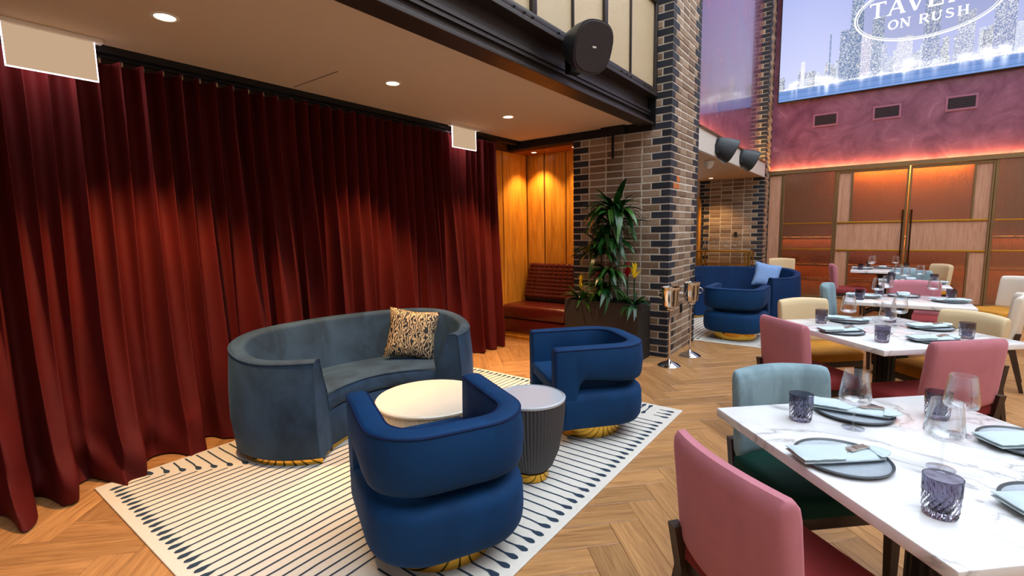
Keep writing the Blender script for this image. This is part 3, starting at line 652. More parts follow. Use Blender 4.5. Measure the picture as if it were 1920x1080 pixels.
# ------------------------------------------------------------------ rug
def rug(label, x0, x1, y0, y1, z=.0, seed=1, full=True):
    rg = thing('area_rug', label, 'rug', ((x0+x1)/2, (y0+y1)/2, 0)); off = (-(x0+x1)/2, -(y0+y1)/2, 0); r_ = random.Random(seed)
    rbox(x0, x1, y0, y1, .0005, .011, .004).build('pile', m_rug, rg, loc=off)
    mb = MB(); zt = .0122
    def line(ax, p, a, b, d0, d1):
        """line along axis ax at cross position p from a to b; d0/d1: teardrop at the ends"""
        pts = []; n = max(4, int(abs(b-a)/.12)); dr = 1 if b > a else -1
        k0 = [(0, .004), (.008, .012), (.02, .0165), (.036, .016), (.055, .010), (.075, .005)] if d0 else [(0, .0055)]
        k1 = [(.075, .005), (.055, .010), (.036, .016), (.02, .0165), (.008, .012), (0, .004)] if d1 else [(0, .0055)]
        st = [(a+dr*q, w_) for q, w_ in k0] + [(a+(b-a)*i/n, .0055) for i in range(1, n) if .09 < abs((b-a)*i/n) < abs(b-a)-.09] + [(b-dr*q, w_) for q, w_ in k1]
        wob = [r_.uniform(-.003, .003) for _ in st]; L, Rr = [], []
        for (s, w_), o in zip(st, wob):
            c = p+o; lo, hi = ((c-w_, s), (c+w_, s)) if ax == 'y' else ((s, c-w_), (s, c+w_)); L.append((*lo, zt)); Rr.append((*hi, zt))
        m = len(st); mb.add(L+Rr, [(i, i+1, m+i+1, m+i) for i in range(m-1)])
    xm = -1.70 if full else x0+(x1-x0)*.7
    x = x0+.115; k = 0
    while x < xm-.02:
        ye = y0+.21+(x-x0-.06)*1.17
        if full and ye < y0+.95:
            line('y', x, y0+.045+.008*(k % 2), ye-.03, True, False); line('y', x, y0+2.2, y1-.03-.01*(k % 2), False, True)
        else: line('y', x, y0+.045+.008*(k % 2), y1-.03-.01*(k % 2), True, True)
        x += .0575; k += 1
    y = y0+.26
    while full and y < y0+2.1:
        line('x', y, x0+.03, x0+.06+min(.62, (y-y0-.21)/1.17), False, True); y += .0695
    y = y0+.06; k = 0
    while y < y1-.33:
        line('x', y, x1-.04-.006*(k % 2), xm+.012, True, False); y += .0695; k += 1
    x = xm+.05
    while x < x1-.2:
        line('y', x, y1-.03, y1-.25, True, True); x += .0575
    for q in range(3): line('x', y1-.09-.07*q, x1-.04, x1-.16, True, False)
    y = y0+.15
    mb.build('woven_lines', m_rugline, rg, 0, kind='stuff', loc=off); return rg
rug('cream rug with ink blue lines and teardrop ends under the lounge seating', -3.66, -1.173, .667, 3.865)
rug('cream and ink striped rug under the far cobalt sofa and tub chair', -3.6, -.98, 6.47, 9.3, seed=4, full=False)

# ------------------------------------------------------------------ crescent sofas
def sofa(label, loc, rz, mt, scale=1.0, pl=None):
    so = thing('crescent_sofa', label, 'sofa', loc, rz); A, Bb, Bf = .92*scale, .50*scale, .62*scale
    fr = lambda u: .2+u*u
    def outer(t):
        return Vector((A*math.cos(t), (Bf if math.sin(t) > 0 else Bb)*math.sin(t), 0))
    te = math.acos(.55/A); ts = np.linspace(te, te-(PI+2*te), 64)
    secs = []; rim_o = []; rim_i = []
    for t_ in ts:
        p = outer(t_); b = Bf if math.sin(t_) > 0 else Bb
        n = -Vector((math.cos(t_)/A, math.sin(t_)/b, 0)).normalized()
        endw = max(0, 1-min(abs(t_-ts[0]), abs(t_-ts[-1]))/.35); sg = -1 if p.x > 0 else 1
        n = (n*(1-endw)+Vector((sg*.67, -.74, 0))*endw).normalized()
        k = min(1, max(0, (.34-p.y)/.72)); k = k*k*(3-2*k); h = .705+.105*k; th = .085+.03*k
        prof = [(.035, .045), (.0, .075), (-.022, .28), (-.018, .48), (0, h-.03), (.006, h-.012), (.022, h), (th-.02, h), (th-.004, h-.012), (th, h-.03), (th+.08, .45), (th+.11, .30), (th+.13, .045)]
        secs.append([p+n*d+Vector((0, 0, z)) for d, z in prof]); rim_o.append(p+n*.003+Vector((0, 0, h-.014))); rim_i.append(p+n*(th-.002)+Vector((0, 0, h-.012)))
    sh_ = MB().loft(secs).build('shell', mt, so, 50)
    MB().tube(rim_o, .006, 6).build('piping', mt, sh_)
    for e_ in (0, -1): MB().tube([secs[e_][k] for k in (1, 2, 3, 4, 5, 6, 7, 8, 9, 10, 11)], .006, 6).build('piping', mt, sh_)
    def vb(u): return -(Bb-.15)*math.sqrt(max(0, 1-(u/(A-.15))**2))
    def pt(s, q, z, inset=0):
        ub, uf = s*.70, s*.425; f = fr(uf)-inset-(.02*abs(s)**6); b = vb(ub)
        return Vector((ub+(uf-ub)*q, b+(f-b)*q, z))
    def cush(i, j):
        s = -1+2*i; pr_ = [(0, .425), (.25, .437), (.5, .443), (.75, .44), (.92, .432), (.98, .418), (1, .395), (1.0, .345), (.985, .315), (.9, .30)]
        q, z = pr_[min(9, int(round(j*9)))]; return pt(s, q, z-.012*abs(s)**8)
    MB().grid(cush, 40, 9).build('seat_cushion', mt, so, 60)
    MB().tube([pt(-1+2*i/40, .985, .427) for i in range(41)], .006, 6).build('piping', mt, so)
    def base(i, j):
        s = -1+2*i; pr_ = [(.6, .30), (.97, .30), (.985, .28), (.985, .07), (.96, .045), (.6, .045)]
        q, z = pr_[int(round(j*5))]; return pt(s, q, z)
    MB().grid(base, 30, 5).build('seat_base', mt, so, 40)
    out = [outer(t_)*.955 for t_ in ts] + [Vector((u, fr(u)-.045, 0)) for u in np.linspace(-.50, .50, 24)]
    MB().loft([[p+Vector((0, 0, z)) for p in out] for z in (.0128, .05)]).build('plinth', m_brass, so, 40)
    return so
sofa('slate blue velvet crescent sofa on a brass plinth before the red curtain', (-3.15, 2.25, 0), face_rz(.978, -.208), m_slate)
sofa('cobalt velvet crescent sofa in the far bay behind the pillar', (-1.80, 8.62, 0), face_rz(.12, -.99), m_sofa2)
def cushion(label, loc, rot, s, mat, name='throw_pillow'):
    def f(i, j, side):
        x, y = 2*i-1, 2*j-1; d = max(0, (1-x**4)*(1-y**4)); pin = 1-.10*(1-abs(x))*abs(y)**3-.0; pin2 = 1-.10*(1-abs(y))*abs(x)**3
        return Vector((x*s/2*pin2, side*.075*d**.55*(s/.45), y*s/2*pin))
    mb = MB().grid(lambda i, j: f(i, j, 1), 18, 18).grid(lambda i, j: f(i, j, -1), 18, 18); bmesh.ops.remove_doubles(mb.bm, verts=mb.bm.verts, dist=.0005)
    o = mb.build(name, mat, None, 60, label=label, cat='pillow'); o.location = loc; o.rotation_euler = rot; return o
cushion('zebra print throw pillow leaning in the right corner of the slate sofa', (-3.10, 2.70, .64), (R(16), R(-8), R(-140)), .42, m_zebra)
cushion('light blue patterned throw pillow on the right arm end of the cobalt sofa', (-1.36, 8.72, .70), (R(-18), R(12), R(20)), .40, plain('pale_blue_weave', '#7f9fd0', .7, var=.4, scale=60))

# ------------------------------------------------------------------ tub chairs
def upath(hw, yb, yf, r, n=9):
    p = [(-hw, yf)]; p += [(-hw, yf+(yb+r-yf)*k/4) for k in range(1, 4)]
    p += [(-hw+r-r*math.cos(a), yb+r-r*math.sin(a)) for a in np.linspace(0, PI/2, n)]
    p += [(hw-r+r*math.sin(a), yb+r-r*math.cos(a)) for a in np.linspace(0, PI/2, n)]
    p += [(hw, yf+(yb+r-yf)*k/4) for k in (3, 2, 1)] + [(hw, yf)]
    return [Vector((x, y, 0)) for x, y in p]
def tub_chair(label, loc, rz, group):
    c = thing('tub_chair', label, 'armchair', loc, rz, group)
    up = upath(.365, -.375, .335, .25); core = [p for p in up if p.y < .12]
    ys = [(.342, .02), (.336, .006), (.325, 0), (.225, 0), (.205, 0), (.19, 0), (.165, 0), (.135, 0)]
    path = [(Vector((-.365, y, 0)), i_) for y, i_ in ys] + [(p, 0) for p in core] + [(Vector((.365, y, 0)), i_) for y, i_ in reversed(ys)]
    secs = []; pip = []; pip2 = []
    for i, (p, ins) in enumerate(path):
        d = (path[min(i+1, len(path)-1)][0]-path[max(i-1, 0)][0]).normalized(); n = Vector((d.y, -d.x, 0))
        n = -n if n.dot(p) > 0 else n                                                                   # inward
        k = min(1, max(0, (.1-p.y)/.35))
        zb = .125+ins if p.y > .22 else .20 if p.y > .2 else .36 if p.y > .18 else .44 if p.y > .15 else .47-.035*k
        hgt = .70-ins*.6; m_ = (zb+hgt)/2; bul = .012 if zb > .4 else 0
        prof = [(.024+ins, zb), (.006+ins, zb+.012), (-bul*.3+ins, zb+.04), (-bul+ins, m_), (ins, hgt-.028), (.006+ins, hgt-.008), (.022+ins, hgt), (.085-ins, hgt), (.10-ins, hgt-.008), (.107-ins, hgt-.025), (.112-ins, m_), (.107-ins, zb+.03), (.09-ins, zb)]
        secs.append([p+n*a+Vector((0, 0, z)) for a, z in prof]); pip.append(p+n*(.004+ins)+Vector((0, 0, hgt-.012))); pip2.append(p+n*(.103-ins)+Vector((0, 0, hgt-.010)))
    bd = MB().loft(secs).build('back_and_arms', m_navy, c, 50)
    MB().tube(pip, .0055, 6).build('piping', m_navyd, bd); MB().tube(pip2, .0055, 6).build('piping', m_navyd, bd)
    for s in (-1, 1):
        x0, x1 = (-.363, -.262) if s < 0 else (.262, .363)
        MB().tube([(x0+.008, .338, .14), (x0+.008, .338, .67), (x0+.025, .338, .688), (x1-.025, .338, .688), (x1-.008, .338, .67), (x1-.008, .338, .14)], .0055, 6).build('piping', m_navyd, bd)
    def outline(o, yf): 
        u = upath(.37-o, -.38+o, yf, .26-o*.5); return u
    L = []
    for z, o in ((.122, .04), (.134, .018), (.165, .004), (.22, -.002), (.32, .0), (.355, .010), (.375, .03), (.384, .07)):
        L.append([p+Vector((0, 0, z)) for p in outline(o, .27-o*.3)])
    MB().loft(L).build('body', m_navy, c, 50)
    L = []
    for z, o in ((.37, .115), (.43, .105), (.452, .115), (.462, .14), (.466, .19)):
        L.append([p+Vector((0, 0, z)) for p in outline(o, .345-(o-.105)*.6)])
    MB().loft(L).build('seat', m_navy, c, 50)
    MB().lathe([(.262, 0.012), (.268, .017), (.268, .118), (.262, .124)], 48).build('base', m_brass, c)
    return c
tub_chair('royal blue velvet tub chair in the foreground, its back to the camera', (-1.63, 1.545, .001), face_rz(-.89, .45), 'blue tub chairs')
tub_chair('royal blue velvet tub chair beside the planter, facing the coffee tables', (-1.70, 3.17, .001), face_rz(-.66, -.75), 'blue tub chairs')
tub_chair('royal blue velvet tub chair in the far bay, before the cobalt sofa', (-1.44, 6.93, .001), face_rz(.0, 1), 'blue tub chairs')

# ------------------------------------------------------------------ drum tables
def flutes(n, d): return lambda a, j: 1-d*(.5-.5*math.cos(a*n))
ct = thing('coffee_table', 'low cream marble drum table with fluted side in front of the slate sofa', 'table', (-2.28, 2.13, .013))
MB().lathe([(.27, .05), (.335, .08), (.36, .16), (.362, .30), (.355, .385)], 300, mod=flutes(75, .022)).build('fluted_drum', m_flute, ct, 60)
MB().lathe([(.345, .385), (.36, .39), (.362, .402), (.355, .41), (.0, .41)], 64).build('top', m_cream_marble, ct)
MB().lathe([(.25, 0), (.255, .005), (.255, .045), (.25, .052)], 48).build('base', m_brass, ct)
gt = thing('side_table', 'grey fluted drum side table with pale top between the two tub chairs', 'table', (-1.60, 2.29, .013))
MB().lathe([(.10, .05), (.135, .08), (.175, .18), (.2, .32), (.212, .44), (.213, .485)], 240, mod=flutes(60, .035)).build('fluted_drum', m_greyflute, gt, 60)
MB().lathe([(.195, .478), (.213, .485), (.214, .497), (.205, .502), (.203, .495), (.0, .495)], 64).build('top', m_greytop, gt)
MB().lathe([(.105, 0), (.11, .004), (.11, .05), (.10, .055)], 40).build('base', m_brass, gt)

# ------------------------------------------------------------------ leather bench in the alcove
bn = thing('leather_bench', 'oxblood leather banquette with quilted back in the wood alcove', 'bench', (-3.58, 5.5, 0))
rbox(-.505, .505, -.25, .34, .0, .105, .004).build('kick_base', m_wood, bn); 
for z in (.035, .095): rbox(-.507, .507, -.256, -.249, z-.004, z+.004, .002).build('brass_strip', m_brass, bn)
rbox(-.507, .507, -.275, .33, .107, .30, .02).build('seat_box', m_leather, bn); rbox(-.507, .507, -.30, .28, .30, .485, .045).build('seat_cushion', m_leather, bn)
rbox(-.44, .505, .14, .33, .485, .57, .03).build('shadow_gap_filler', plain('shadow_leather', '#1c0706', .5), bn)  # recessed filler, coloured near-black as the shade under the backrest
def quilt(i, j):
    x = -.43+i*.935; z = .55+j*.47; lean = .12*j; d = .012*abs(math.sin(i*PI*11))*abs(math.sin(j*PI*9)); return Vector((x+.03*j*(1-i), .13+lean-d, z))
q = MB().grid(quilt, 110, 72); q.build('quilted_back', m_leather, bn, 80)
MB().add([(-.43, .13, .55), (.505, .13, .55), (.505, .25, 1.02), (-.40, .25, 1.02), (-.43, .335, .55), (.505, .335, .55), (.505, .335, 1.02), (-.40, .335, 1.02)], [(3, 2, 6, 7), (0, 3, 7, 4), (1, 5, 6, 2), (4, 7, 6, 5), (0, 4, 5, 1)]).build('back_frame', m_leather, bn, 0)

# ------------------------------------------------------------------ planter and plants
pt_ = thing('planter_box', 'dark rectangular planter box against the brick pillar', 'planter', (-2.5, 5.20, 0))
L = [[(x*a, y*b, z) for x, y in ((-1, -1), (1, -1), (1, 1), (-1, 1))] for a, b, z in ((.465, .185, 0), (.465, .185, .66), (.445, .165, .66), (.445, .165, .60))]
MB().loft(L).build('box', m_planter, pt_, 20)
MB().box(-.443, .443, -.163, .163, .57, .605).build('soil', m_soil, pt_, 0)
def leaf_mesh(name, L, wd, curl, mat, droop=.9, n=7):
    mb = MB(); rows = []
    for i in range(n+1):
        s = i/n; w_ = wd*(math.sin(PI*min(1, s*.93+.07))**.8)*.5; a = curl*s
        x = L*(s-.18*droop*s*s); z = L*(.42*s-droop*.62*s*s); rows.append([(x, -w_, z+.18*w_), (x, 0, z), (x, w_, z+.18*w_)])
    vs_ = [p for r_ in rows for p in r_]; mb.add(vs_, [(3*i+k, 3*i+k+1, 3*i+k+4, 3*i+k+3) for i in range(n) for k in (0, 1)]); return mb.mesh(name, mat, 80)
LV = [leaf_mesh('leaf', .42, .060, 0, m_leaf, d) for d in (.5, .95, 1.35, 1.75)]
def whorl(parent, c, n, ms, el=(-.1, .9), s=(.9, 1.25), name='leaf'):
    y_ = parent.location.y+c[1]
    for k in range(n):
        a = 2*PI*k*.618+random.uniform(-.3, .3); sc = random.uniform(*s)
        if math.sin(a) > .35 and y_ > 4.9:
            a = -a if random.random() < .6 else a; sc *= 1 if math.sin(a) < 0 else max(.3, min(1, (5.33-y_)/(.36*math.sin(a)*sc)))
        o = link(name, random.choice(ms), parent, c); o.rotation_euler = (random.uniform(-.3, .3), -random.uniform(*el), a); o.scale = (sc,)*3
dr = thing('dracaena', 'tall dracaena with drooping glossy leaves in the dark planter box', 'plant', (-2.42, 5.10, .60))
MB().tube([(0, .02, -.02), (.01, .02, .5), (.03, .02, .85), (.05, .0, 1.08)], [.022, .02, .017, .012], 8).build('stem', plain('plant_stem', '#5b4a30', .8), dr)
MB().tube([(-.06, .0, -.02), (-.08, -.01, .35), (-.09, -.03, .62)], [.018, .016, .012], 8).build('stem', plain('plant_stem', '#5b4a30', .8), dr)
whorl(dr, (.05, 0, 1.08), 64, LV, (-.3, .85)); whorl(dr, (.035, .01, .93), 34, LV, (-.3, .5), (.9, 1.15))
whorl(dr, (-.09, -.03, .60), 48, LV, (-.1, 1.1), (.85, 1.15)); whorl(dr, (.02, .01, .76), 34, LV, (-.3, .4), (.8, 1.05)); whorl(dr, (.0, -.02, .40), 36, LV, (-.3, .6), (.7, 1.0)); whorl(dr, (-.03, -.03, .20), 28, LV, (-.2, .6), (.7, 1.0))
BV = [leaf_mesh('leaf', .30, .042, 0, m_leaf, d) for d in (.6, 1.1, 1.5)]
def bract_mesh(mat): return leaf_mesh('bract', .15, .038, 0, mat, .2, 4)
YBm, RBm = bract_mesh(m_yellow), bract_mesh(m_redfl)
def bromeliad(label, x, y, fl, h):
    b = thing('bromeliad', label, 'plant', (x, y, .60)); whorl(b, (0, 0, .02), 18, BV, (.1, .9), (.75, 1.1))
    if fl:
        MB().tube([(0, 0, 0), (0, 0, h)], .008, 6).build('flower_stem', m_leaf, b); whorl(b, (0, 0, h-.06), 9, [fl], (.5, 1.2), (.7, 1.0), 'bract'); whorl(b, (0, 0, h), 7, [fl], (.9, 1.4), (.7, .9), 'bract')
bromeliad('bromeliad with a yellow flower spike at the right end of the planter', -2.10, 5.06, YBm, .40)
bromeliad('bromeliad with a red flower spike right of the dracaena stem', -2.24, 5.20, RBm, .40)
bromeliad('bromeliad with arching leaves and yellowish tips at the left end of the planter', -2.78, 5.08, YBm, .24)
bromeliad('bromeliad with dark red bracts left of the dracaena stem', -2.62, 5.22, RBm, .33)

# ------------------------------------------------------------------ champagne bucket stands
def bucket(label, x, y):
    b = thing('bucket_stand', label, 'champagne stand', (x, y, 0), R(20), 'champagne stands by the pillar')
    MB().lathe([(.12, 0), (.122, .006), (.10, .022), (.06, .04), (.025, .055), (.014, .075), (.0, .076)], 40).build('foot', m_chrome, b)
    MB().lathe([(.012, .07), (.012, .60), (.03, .612), (.045, .62), (.05, .635), (.02, .64)], 24).build('pole', m_chrome, b)
    bk = MB().lathe([(.0, .64), (.055, .642), (.075, .66), (.088, .74), (.092, .83), (.105, .862), (.108, .866), (.100, .866), (.086, .83), (.082, .74), (.07, .668), (.0, .655)], 40).build('bucket', m_chrome, b)
    for s in (-1, 1): MB().tube([(s*(.092+.03*math.sin(t_)), 0, .775+.032*math.cos(t_)) for t_ in np.linspace(0, 2*PI, 18)], .0055, 8).build('ring_handle', m_chrome, bk)
bucket('polished steel champagne bucket on a stand, nearer to the camera at the pillar corner', -1.715, 5.12)
bucket('polished steel champagne bucket on a stand, farther one beside the pillar', -1.655, 5.66)

# ------------------------------------------------------------------ dining furniture
CH = {}
def chair_proto(kind):
    bk, st = {'rose': (m_pink, m_red), 'blue': (m_teal, m_green), 'cream': (m_beige, m_gold_seat), 'ivory': (m_ivory, m_gold_seat)}[kind]
    def sec(x):
        e = min(1, (1-abs(x)/.242)/.045); e = max(.0, e)**.5; cv = .045*(x/.24)**2; out = []
        for y, z in ((-.030, .03), (-.034, .06), (-.034, .36), (-.03, .395), (-.015, .415), (.012, .415), (.028, .395), (.034, .36), (.034, .06), (.03, .03), (.012, .012), (-.012, .012)):
            zz = .44+z*(1-.0)+.0-(.02*(1-e) if z > .2 else -.01*(1-e)); out.append((x, -.205-.10*z+cv+y*(.35+.65*e), zz-(.012*(x/.24)**2 if z > .3 else 0)))
        return out
    xs = [-.242, -.240, -.235, -.225, -.2, -.15, -.1, -.05, 0, .05, .1, .15, .2, .225, .235, .240, .242]
    b = MB().loft([sec(x) for x in xs]).mesh('backrest', bk, 50)
    s = MB(); L = []
    for z, o in ((.395, .012), (.405, 0), (.45, 0), (.468, .012), (.477, .04)):
        hw, y0, y1, r = .238-o, -.20+o, .25-o, .05
        L.append([(cx+r*math.cos(a), cy+r*math.sin(a), z) for cx, cy, a0 in ((hw-r, y1-r, 0), (-hw+r, y1-r, PI/2), (-hw+r, y0+r, PI), (hw-r, y0+r, 1.5*PI)) for a in np.linspace(a0, a0+PI/2, 6)])
    s = s.loft(L).mesh('seat', st, 50)
    fr_ = rbox(-.225, .225, -.19, .235, .345, .398, .006).mesh('seat_rail', m_walnut)
    def leg(x, y, xb, yb_, top): 
        return MB().loft([[(xb-.014, yb_-.014, 0), (xb+.014, yb_-.014, 0), (xb+.014, yb_+.014, 0), (xb-.014, yb_+.014, 0)], [(x-.021, y-.021, .36), (x+.021, y-.021, .36), (x+.021, y+.021, .36), (x-.021, y+.021, .36)]] + ([[(x-.021, y-.05, top), (x+.021, y-.05, top), (x+.021, y-.012, top), (x-.021, y-.012, top)]] if top > .4 else [])).mesh('leg', m_walnut, 30)
    legs = [leg(sx*.205, .21, sx*.2, .22, .37) for sx in (-1, 1)] + [leg(sx*.212, -.19, sx*.215, -.275, .52) for sx in (-1, 1)]
    CH[kind] = (b, s, fr_, legs)
def chair(kind, label, top, facing, group):
    """top = world x, y of the middle of the backrest's top edge"""
    if kind not in CH: chair_proto(kind)
    f = Vector(facing).normalized(); loc = Vector(top)+f*.25
    c = thing('dining_chair', label, 'chair', (loc.x, loc.y, 0), face_rz(f.x, f.y), group); b, s, fr_, legs = CH[kind]
    link('backrest', b, c).scale = (.95, 1, 1); link('seat', s, c); link('seat_rail', fr_, c)
    for l in legs: link('leg', l, c)
    return c
tA = Vector((.685, -.7286)); tB = Vector((.7286, .685))
G = 'upholstered dining chairs'
chair('rose', 'rose velvet dining chair in the lower right foreground, back to the camera', (-.325, 1.365), (.62, .785), G)
chair('blue', 'grey-blue velvet dining chair with green seat at the nearest marble table', (-.34, 2.50), tA, G)
chair('rose', 'rose velvet dining chair left of the second marble table, back to the camera', (-.51, 3.76), tB, G)
chair('rose', 'rose velvet dining chair between the nearest and second marble tables, at right', (.49, 3.60), -tA, G)
chair('cream', 'cream dining chair with mustard seat on the far left side of the second table', (-.505, 4.97), tA, G)
chair('cream', 'cream dining chair with mustard seat on the far right side of the second table', (.64, 4.76), -tB, G)
chair('blue', 'grey-blue dining chair at the left side of the third table', (-.42, 6.35), (1, -.1), G)
chair('rose', 'rose dining chair at the far side of the third table, facing the camera', (.40, 7.12), (0.05, -1), G)
chair('ivory', 'ivory dining chair cut by the right edge, at the third table', (1.12, 6.15), (-1, .15), G)
chair('blue', 'grey-blue dining chair at the far side of the fourth table', (.44, 8.72), (0, -1), G)
chair('ivory', 'ivory dining chair cut by the right edge, beyond the fourth table', (1.46, 8.1), (-.8, -.6), G)
chair('rose', 'rose dining chair seen side-on at the left of the farthest table', (-.55, 9.55), (1, .12), G)
chair('cream', 'cream dining chair at the right of the farthest table by the doors', (.92, 10.1), (-1, -.5), G)
chair('cream', 'cream dining chair against the left door panel behind the cobalt sofa', (-1.45, 10.95), (.15, -1), G)

def prism(poly, z0, z1, bev=.003):
    mb = MB(); mb.loft([[(x, y, z0) for x, y in poly], [(x, y, z1) for x, y in poly]])
    if bev: bmesh.ops.bevel(mb.bm, geom=list(mb.bm.edges), offset=bev, segments=2, profile=.5, affect='EDGES')
    return mb
def table(label, c, sx, sy, rz):
    t = thing('dining_table', label, 'table', (c[0], c[1], 0), rz, 'marble dining tables')
    rbox(-sx/2, sx/2, -sy/2, sy/2, .715, .75, .003).build('marble_top', m_marble, t)
    rbox(-sx/2+.12, sx/2-.12, -sy/2+.12, sy/2-.12, .69, .715, .004).build('subframe', m_walnut, t)
    MB().lathe([(.07, .05), (.075, .09), (.062, .14), (.062, .60), (.08, .66), (.12, .69)], 64, mod=lambda a, j: 1-.07*(.5-.5*math.cos(16*a))).build('column', m_black, t)
    for k in range(4):
        a = k*PI/2+PI/4; ft = MB().tube([(.03*math.cos(a), .03*math.sin(a), .10), (.16*math.cos(a), .16*math.sin(a), .075), (.30*math.cos(a), .30*math.sin(a), .024)], [.03, .026, .02], 8); ft.build('foot', m_black, t)
    return t
TZ = .7505
# settings: shared meshes
ME_plate = MB().lathe([(.0, .006), (.10, .006), (.122, .008), (.128, .011)], 48, close=False).mesh('dish', m_plate, 60)
ME_rim = MB().lathe([(.06, 0), (.11, 0), (.130, .006), (.136, .014), (.133, .017), (.127, .0115)], 48, close=False).mesh('rim', m_rim, 60)
def cloth(name, x0, x1, skew, z0, th, hw, taper):
    """soft folded layer: puffed slab from x0 to x1, its right edge slanted by skew, narrowing by taper"""
    def f(i, j, top):
        y = 2*j-1; xe = x1+skew*y; x = x0+(xe-x0)*i; h = hw(i)*(1-taper*i*i)
        rnd = (1-abs(y)**6)*(1-abs(2*i-1)**10); wob = .0012*math.sin(9*i+4*y)+.0008*math.sin(23*i*y)
        return Vector((x, y*h, z0+(th*(.35+.65*rnd)+wob if top else 0)))
    mb = MB().grid(lambda i, j: f(i, j, 1), 20, 12).grid(lambda i, j: f(i, j, 0), 20, 12)
    for i0, i1 in ((0, 0), (1, 1)):
        mb.grid(lambda i, j: f(i0, j, i), 1, 12)
    for j0 in (0, 1): mb.grid(lambda i, j: f(i, j0, j), 20, 1)
    bmesh.ops.remove_doubles(mb.bm, verts=mb.bm.verts, dist=.0002); return mb.mesh(name, m_napkin, 50)
ME_nap = cloth('folded_base', -.15, .135, .02, .0175, .011, lambda i: .052, .30)
ME_flap = cloth('pocket_flap', -.152, .015, .035, .0285, .007, lambda i: .053, .06)
ME_tip = cloth('pocket_flap', .095, .150, .0, .0285, .005, lambda i: .042, .75)
def mk_fork():
    mb = MB().box(-.02, .025, -.005, .005, .0295, .032).box(.025, .05, -.012, .012, .0305, .035)
    for k in range(4): mb.box(.05, .10, -.0115+k*.0067, -.008+k*.0067, .033, .037)
    return mb.mesh('fork', m_copper, 0)
ME_fork = mk_fork()
ME_wine = [MB().lathe(p, 40, close=False).mesh(n_, m_wine, 60) for n_, p in (('bowl', [(.004, .092), (.03, .095), (.047, .104), (.051, .118), (.046, .16), (.0385, .215), (.0375, .217), (.0365, .215), (.044, .16), (.049, .118), (.044, .106), (.0, .098)]), ('stem', [(.0042, .094), (.0036, .08), (.0036, .012), (.006, .006)]), ('foot', [(.0, .006), (.02, .004), (.036, .0015), (.0365, 0), (.0, 0)]))]
def cut(a, j): return 1-(.085 if 2 <= j <= 7 else 0)*abs(math.sin(8*a+(j % 2)*PI/2))
ME_tumb = MB().lathe([(.0, 0), (.034, 0), (.038, .008), (.039, .018), (.0395, .028), (.040, .038), (.0405, .048), (.041, .06), (.0412, .072), (.0415, .09), (.042, .104), (.0395, .104), (.037, .02), (.0, .014)], 64, mod=cut, close=False).mesh('tumbler', m_smoke, 0)
def setting(tn, side, tc, rz, s, parts=True, glass=True, fork=True, wine=None, tum=None, plate=(0, -.345), nap=0):
    """side frame: local +y from the guest to the table's middle"""
    ca, sa = math.cos(rz), math.sin(rz)
    def W(x, y): return (tc[0]+x*ca-y*sa, tc[1]+x*sa+y*ca, TZ)
    p = thing('dinner_plate', 'grey stoneware plate %s' % side, 'plate', W(*plate), rz, 'plates on '+tn); link('dish', ME_plate, p); link('rim', ME_rim, p)
    n = thing('napkin', 'folded pale blue napkin %s' % side, 'napkin', W(*plate), rz+nap, 'napkins on '+tn); link('folded_base', ME_nap, n); link('pocket_flap', ME_flap, n); link('pocket_flap', ME_tip, n)
    if fork:
        for k, dy in enumerate((0,)):
            o = link('fork', ME_fork, None, (W(*plate)[0], W(*plate)[1], TZ+.0005), rz+nap+.25, label='rose gold fork in the napkin %s' % side, cat='fork', group='forks on '+tn)
    if wine:
        g = thing('wine_glass', 'clear stemmed wine glass %s' % side, 'wine glass', W(*wine), 0, 'wine glasses on '+tn)
        for m_ in ME_wine: link(m_.name.split('.')[0], m_, g)
    if tum: link('tumbler', ME_tumb, None, W(*tum), random.uniform(0, 3), label='smoked cut-crystal tumbler %s' % side, cat='tumbler', group='tumblers on '+tn)
rA = face_rz(tA.x, tA.y)      # local +y along tA
C1 = (.209, 2.031); C2 = (.11, 4.26); C3 = (.28, 6.1); C4 = (.15, 10.0); C5 = (.42, 7.85)
table('white marble square dining table nearest to the camera', C1, .98, .98, rA)
table('white marble square dining table, second from the camera', C2, 1.0, 1.0, rA)
table('white marble dining table, third from the camera', C3, .96, .80, 0)
table('white marble dining table, fourth from the camera, partly hidden by a rose chair', C5, .68, .9, 0)
table('white marble dining table farthest from the camera, by the doors', C4, .85, .9, 0)
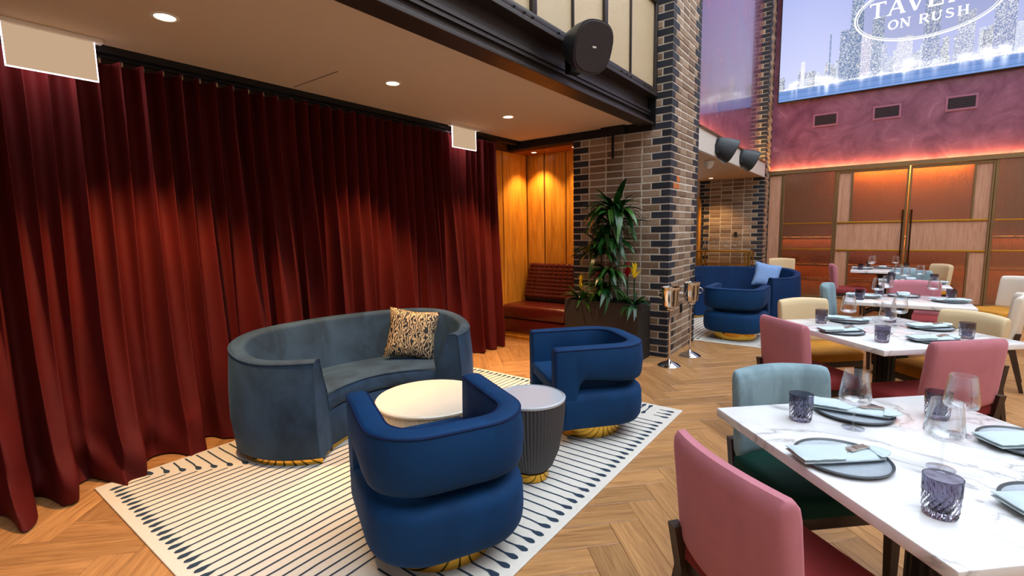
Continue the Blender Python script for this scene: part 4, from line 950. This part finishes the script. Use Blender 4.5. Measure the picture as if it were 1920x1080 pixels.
for tn, c, nm in (('the nearest table', C1, 'nearest'), ('the second table', C2, 'second')):
    for k, who in enumerate((('before the grey-blue chair' if nm == 'nearest' else 'before the far left cream chair'), ('before the rose chair'), ('before the right-hand rose chair' if nm == 'second' else 'at the near right side'), ('at the far right side' if nm == 'nearest' else 'before the far right cream chair'))):
        # guest directions: +A, +B, -A, -B
        rz = (rA, face_rz(tB.x, tB.y), rA+PI, face_rz(-tB.x, -tB.y))[k]
        side = '%s on the %s table' % (who, nm)
        setting(tn, side, c, rz, 1, wine=((.11, -.22), (.09, -.09), None, (.114, -.205))[k], tum=((.243, -.322), (.30, -.326), (.27, -.31), (.26, -.28))[k], nap=(R(137), R(84), R(-10), R(-96))[k])
for tn, c, nm, hx, hy in (('the third table', C3, 'third', .48, .40), ('the fourth table', C5, 'fourth', .34, .45), ('the farthest table', C4, 'farthest', .42, .45)):
    for k, (rz, d, who) in enumerate(((face_rz(1, 0), hx, 'at the left side'), (face_rz(-1, 0), hx, 'at the right side'), (face_rz(0, -1), hy, 'at the far side'))):
        setting(tn, '%s of the %s table' % (who, nm), c, rz, 1, fork=False, plate=(0, -d+.15), wine=(.14, -d+.26), tum=(.20, -d+.12), nap=R(90))

# ------------------------------------------------------------------ gold console with glasses in the far bay
cs = thing('console_table', 'slim gold console table against the far brick wall', 'console', (-2.5, 10.82, 0))
rbox(-.55, .55, -.16, .16, .97, 1.0, .004).build('top', m_gold, cs); rbox(-.46, .46, -.13, .13, .70, .72, .004).build('shelf', m_gold, cs)
for sx in (-1, 1):
    for sy in (-1, 1):
        for o in (.0, .09): rbox(sx*(.52-o)-.011, sx*(.52-o)+.011, sy*.14-.011, sy*.14+.011, 0, .97, .002).build('leg', m_gold, cs)
for k, x in enumerate((-2.86, -2.68, -2.48, -2.29)):
    g = thing('wine_glass', 'clear wine glass on the gold console, %s from the left' % ('first', 'second', 'third', 'fourth')[k], 'wine glass', (x, 10.80, 1.0), 0, 'glasses on the console')
    for m_ in ME_wine: link(m_.name.split('.')[0], m_, g)
so_ = thing('wall_outlet', 'small black outlet plate on the far brick wall above the console', 'outlet', (-2.36, 11.095, 1.33)); rbox(-.03, .03, -.008, .0, -.05, .05, .002).build('cover', m_black, so_); rbox(-.012, .012, -.011, -.008, -.03, .03, .001).build('socket', m_dark, so_)
so_ = thing('wall_outlet', 'small black outlet plate low on the right face of the brick pillar', 'outlet', (-1.838, 5.88, .52), PI/2); rbox(-.03, .03, -.008, .0, -.055, .055, .002).build('cover', m_black, so_); rbox(-.012, .012, -.011, -.008, -.03, .03, .001).build('socket', m_dark, so_)
